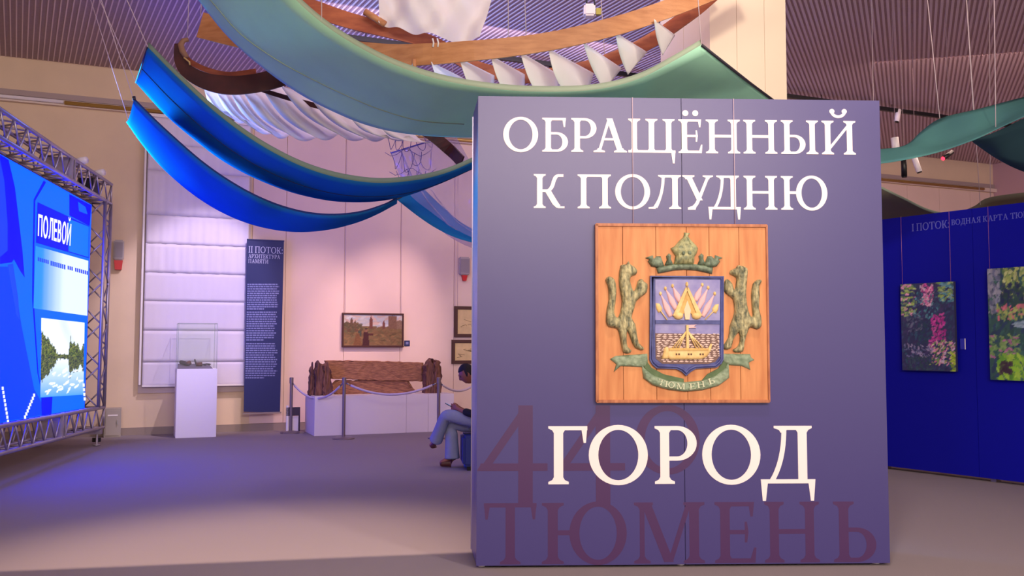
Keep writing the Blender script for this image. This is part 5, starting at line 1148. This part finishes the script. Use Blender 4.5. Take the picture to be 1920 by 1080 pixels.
# sail
nx, ny = 40, 34; vs_ = []
btm = arc_resample([P(x, y, 8.75)-Vector(boat.location) for x, y in ((708, 38), (745, 52), (800, 67), (850, 76), (900, 71))], nx+1); topr = arc_resample([P(x, y, 8.9)-Vector(boat.location) for x, y in ((735, -140), (800, -135), (860, -130), (920, -140))], nx+1)
for j in range(ny+1):
    v = j/ny
    for i in range(nx+1):
        u = i/nx; p = btm[i].lerp(topr[i], v); bow = math.sin(math.pi*v)
        p.x += (-0.02*(1-u)+0.10*u)*bow; p.y += -0.25*bow*math.sin(math.pi*u)+0.07*math.sin(9*u*(1+0.4*v)+2.5*v)*(1-v*0.5)+0.06*math.sin(17*(u-0.5*v)+1)+0.03*math.sin(23*(u+v))
        vs_.append(p)
o = mesh_obj('sail', vs_, [(j*(nx+1)+i, j*(nx+1)+i+1, (j+1)*(nx+1)+i+1, (j+1)*(nx+1)+i) for j in range(ny) for i in range(nx)], M_sail, boat, True)
for x in (811, 820): tube('sail_tie', BR([(x, 72, 8.15), (x+2, 80), (x+1, 88)]), 0.008, M_sail, boat, 6)
def petal(a, b, c, da, db, dc, bulge, fold=0.10, name='fabric_oar'):
    """cloth blade: apex a, side corner b, foot c (pixels with distances), bowed outer edge"""
    A_, B_, C_ = P(*a, da)-Vector(boat.location), P(*b, db)-Vector(boat.location), P(*c, dc)-Vector(boat.location)
    out = (A_+C_)/2-B_; out.normalize(); n1 = 12; vs = []
    for i in range(n1+1):
        t = i/n1; L_ = A_.lerp(C_, t)+out*bulge*math.sin(math.pi*t)
        Rr = A_.lerp(B_, t*2) if t < 0.5 else B_.lerp(C_, (t-0.5)*2)
        Rr = Rr+(A_.lerp(C_, t)-Rr)*(-0.06*math.sin(math.pi*t))
        for j in range(9): s = j/8; p = L_.lerp(Rr, s); p.y += -fold*math.sin(math.pi*s)*math.sin(math.pi*t)*(1-0.5*s); vs.append(p)
    o = mesh_obj(name, vs, [(i*9+j, i*9+j+1, (i+1)*9+j+1, (i+1)*9+j) for i in range(n1) for j in range(8)], M_sail, boat, True); md = o.modifiers.new('t', 'SOLIDIFY'); md.thickness = 0.003; return o
for a, b, c in (((808, 116), (868, 148), (868, 205)), ((861, 109), (925, 143), (926, 215)), ((919, 103), (982, 141), (984, 220)), ((975, 97), (1046, 141), (1046, 220)), ((1028, 91), (1110, 138), (1094, 210)), ((1093, 79), (1163, 128), (1133, 170)), ((1154, 61), (1211, 98), (1177, 140)), ((1226, 36), (1264, 66), (1242, 104)), ((1292, 10), (1318, 30), (1300, 64))):
    if a[0] > 1280: continue
    petal(a, b, c, 8.15, 9.0, 8.7, 0.19 if c[1] > 200 else 0.06)
lt = [(383, 166), (406, 170), (431, 170), (455, 170), (492, 167), (527, 162), (576, 176), (652, 214), (712, 236)]; lb_ = [(428, 210), (462, 226), (508, 248), (541, 251), (590, 256), (633, 249), (682, 257), (725, 253), (768, 254)]
def rib_left(T, Bm, t):
    n_ = Vector((-(Bm[1]-T[1]), (Bm[0]-T[0]))).normalized(); k = math.sin(math.pi*t)*13
    return T[0]+(Bm[0]-T[0])*t+n_.x*k, T[1]+(Bm[1]-T[1])*t+n_.y*k
def rib_petal(T, Bm, T2, B2, d):
    n1 = 16; m1 = 9; vs = []; off = Vector(boat.location)
    for i in range(n1+1):
        t = i/n1; l, r = rib_left(T, Bm, t), rib_left(T2, B2, t)
        for j in range(m1):
            s = j/(m1-1); e = 1.12*s; x = l[0]+(r[0]-l[0])*e; y = l[1]+(r[1]-l[1])*e+11*math.sin(math.pi*s)*t**3
            vs.append(P(x, y, d+0.45*s-0.24*math.sin(math.pi*min(1, s*1.1))*math.sin(math.pi*t)**0.7)-off)
    o = mesh_obj('fabric_oar', vs, [(i*m1+j, i*m1+j+1, (i+1)*m1+j+1, (i+1)*m1+j) for i in range(n1) for j in range(m1-1)], M_sail, boat, True); md = o.modifiers.new('t', 'SOLIDIFY'); md.thickness = 0.003
lt.append((770, 250)); lb_.append((820, 258))
for i in range(len(lt)-1): rib_petal(lt[i], lb_[i], lt[i+1], lb_[i+1], 11.0-0.10*i)
rope_rel(boat, [(953, 86, 8.1, 953, 0), (987, 82, 8.1, 984, 0), (1134, 108, 9.2, 1127, 0), (351, 74, 9.95, 354, 0), (376, 30, 9.4, 378, 0), (1290, 20, 9.0, 1288, -20)])

# 6 right hand fabrics
ft_ = PP([(1560, 278, 10.2), (1625, 280), (1693, 274, 9.6), (1728, 246), (1764, 222), (1836, 204, 9.2), (1920, 182), (2010, 160, 9.0)]); nr_ = PP([(1560, 312, 9.0), (1640, 308), (1705, 298, 8.8), (1764, 284), (1827, 262, 8.6), (1870, 242), (1920, 219, 8.4), (2010, 180, 8.2)]); md_ = PP([(1560, 292, 9.6), (1640, 284), (1700, 277, 9.2), (1756, 272), (1827, 250, 8.9), (1870, 232), (1920, 208, 8.7), (2010, 172, 8.6)])
t4 = empty('fabric_wave', md_[3]); tag(t4, 'bright teal fabric wave at the right, above the deep blue wall', 'hanging fabric'); sheet('cloth', [rel(t4, ft_), rel(t4, md_), rel(t4, nr_)], M_teal2, t4, n=60, sub=5); rope_rel(t4, [(1762, 222, 9.4, 1739, 0), (1825, 206, 9.2, 1812, 0), (1867, 196, 9.2, 1864, 30)])
a_ = PP([(1822, 264, 8.75), (1870, 246), (1920, 222, 8.7), (2010, 182)]); b_ = PP([(1826, 268, 9.4), (1870, 298), (1920, 322, 9.6), (2010, 350)]); t5 = empty('fabric_wave', a_[1]); tag(t5, 'dark teal fabric fall below the bright teal wave at right edge', 'hanging fabric'); sheet('cloth', [rel(t5, a_), rel(t5, b_)], M_dteal, t5, n=40, sub=5); rope_rel(t5, [(1867, 247, 8.75, 1865, 60)])
a_ = PP([(1600, 325, 11.6), (1653, 354), (1698, 376), (1740, 396), (1790, 408)]); b_ = PP([(1600, 420, 12.6), (1653, 428), (1698, 432), (1740, 432), (1790, 430)]); t6 = empty('fabric_wave', a_[1]); tag(t6, 'olive grey fabric wave dipping behind the left top of the blue wall', 'hanging fabric'); sheet('cloth', [rel(t6, a_), rel(t6, b_)], M_grey, t6, n=40, sub=4); hem('hem', rel(t6, a_), 0.03, M_teal_rim, t6); rope_rel(t6, [(1640, 347, 11.6, 1636, 100)])
a_ = PP([(1800, 398, 11.3), (1828, 386), (1853, 371), (1920, 361), (1990, 355)]); b_ = PP([(1800, 420, 12.2), (1828, 412), (1853, 400), (1920, 392), (1990, 385)]); t7 = empty('fabric_wave', a_[1]); tag(t7, 'pale grey fabric strip rising behind the right top of the blue wall', 'hanging fabric'); sheet('cloth', [rel(t7, a_), rel(t7, b_)], M_grey, t7, n=30, sub=3); rope_rel(t7, [(1838, 384, 11.3, 1826, 200), (1857, 370, 11.3, 1856, 200)])

# ================================================================== CEILING TRACK AND SPOTLIGHTS
def wz(px, py, t, z=None):
    o_, r_ = CO, ray(px, py); k = (t-(o_-P0).dot(N))/r_.dot(N); return o_+r_*k
tr_t = 3.35; a = wz(880, 106, tr_t); b = wz(1800, 219, tr_t); zt2 = (a.z+b.z)/2
sa = (a-P0).dot(U)-2.0; sb = (b-P0).dot(U)+2
TRK = Frame(W(sa, tr_t, 0), U); tk = empty('lighting_track', TRK); tag(tk, 'black lighting track hung under the ceiling across the hall', 'track')
box('rail', 0, sb-sa, -0.03, 0.03, zt2-0.035, zt2+0.035, M_black, tk)
for k in range(9): x = 0.4+k*(sb-sa-0.8)/8; tube('hanger', [(x, 0, zt2+0.03), (x, 0, CEIL-0.012)], 0.008, M_black, tk, 6)
def spotlight(pos, aim, m, lab, ln=0.22, rad_=0.045, lens=None, up=None, group='ceiling spotlights'):
    o = empty('spotlight', pos); tag(o, lab, 'spotlight', group); d = Vector(aim).normalized()
    tube('lamp_body', [Vector((0, 0, 0))-d*ln/2, Vector((0, 0, 0))+d*ln/2], rad_, m, o, 14); tube('bezel', [d*(ln/2), d*(ln/2+0.012)], rad_*0.86, lens or M_black, o, 14)
    top = (up if up is not None else CEIL-0.012)-pos.z; tube('stem', [Vector((0, 0, 0))-d*ln*0.2, Vector((0, 0, top*0.3)) if False else Vector((-d.x*ln*0.2, -d.y*ln*0.2, top))], 0.004, M_cord, o, 6)
M_cord = mat('grey_cord', (150, 124, 132), 0.8); M_lred = mat('red_lens', (255, 40, 60), emit=4.0)
spotlight(wz(1683, 217, tr_t-0.0), (-0.25, -0.1, -1), M_white, 'white spotlight hanging from the black track right of the title panel', 0.24, 0.05, up=zt2-0.03)
spotlight(P(1679, 272, 12.0), (0.1, 0, -1), M_white, 'white spotlight whose tip shows above the bright teal wave', 0.2, 0.05)
spotlight(P(1718, 306, 12.5), (0.28, -0.1, -1), M_white, 'slim white spotlight below the bright teal wave', 0.26, 0.04)
spotlight(P(1695, 312, 11.5), (0, 0, -1), M_black, 'thick black cylinder spotlight below the bright teal wave', 0.26, 0.036)
spotlight(P(1777, 291, 12.0), (-0.75, -0.3, -0.5), M_black, 'slim black spotlight with a glowing red end at right', 0.19, 0.03, M_lred)
for px in (893, 1036): spotlight(wz(px, 126 if px < 900 else 133, tr_t), (0.1, -0.3, -1), M_black, 'black spotlight on the track seen between the fabric oars, %s' % ('left one' if px < 900 else 'right one'), 0.16, 0.05, up=zt2-0.03)
pr_ = empty('projector_lamp', P(1108, 22, 11.0)); tag(pr_, 'white lamp with yellow tag hanging above the boat plank', 'lamp'); box('housing', -0.09, 0.05, -0.08, 0.08, -0.07, 0.08, M_white, pr_, 0.02); box('tag', 0.06, 0.12, -0.05, 0.0, -0.05, 0.03, mat('yellow_tag', (170, 160, 70), 0.6), pr_); tube('bracket', [(-0.05, 0, 0.08), (-0.06, 0, 0.2), (0.03, 0, 0.22), (0.05, 0, 0.06)], 0.012, M_black, pr_, 6); tube('stem', [(0, 0, 0.2), (0, 0, CEIL-0.012-pr_.location.z)], 0.012, M_steel, pr_, 6)

# added unseen spotlight and flap, cutting the carpet light to a straight edge
ea, eb = floor_at(-200, 1080), floor_at(900, 1035.5); k = 0.12
bd = empty('added_floor_spotlight', ADDED_LAMP); tag(bd, 'added out-of-view white spotlight and flap shaping light on the left carpet', 'spotlight', 'ceiling spotlights')
pa, pb = [(ADDED_LAMP.lerp(e, k)-ADDED_LAMP) for e in (ea-(eb-ea)*0.8, eb+(eb-ea)*0.8)]; back = Vector((0, -0.75, -0.02))
mesh_obj('added_flap', [pa, pb, pb+back, pa+back]+[p+Vector((0, 0, 0.004)) for p in (pa, pb, pb+back, pa+back)], [(0, 1, 2, 3), (7, 6, 5, 4), (0, 4, 5, 1), (1, 5, 6, 2), (2, 6, 7, 3), (3, 7, 4, 0)], M_black, bd)
tube('lamp_body', [(0, 0, 0.06), (0, 0, 0.28)], 0.07, M_white, bd, 14)
tube('arm', [(0.06, 0, 0.2), tuple(pb+Vector((0, -0.2, 0.0)))], 0.008, M_black, bd, 6)
tube('stem', [(0, 0, 0.28), (0, 0, CEIL-0.012-ADDED_LAMP.z)], 0.012, M_black, bd, 6)
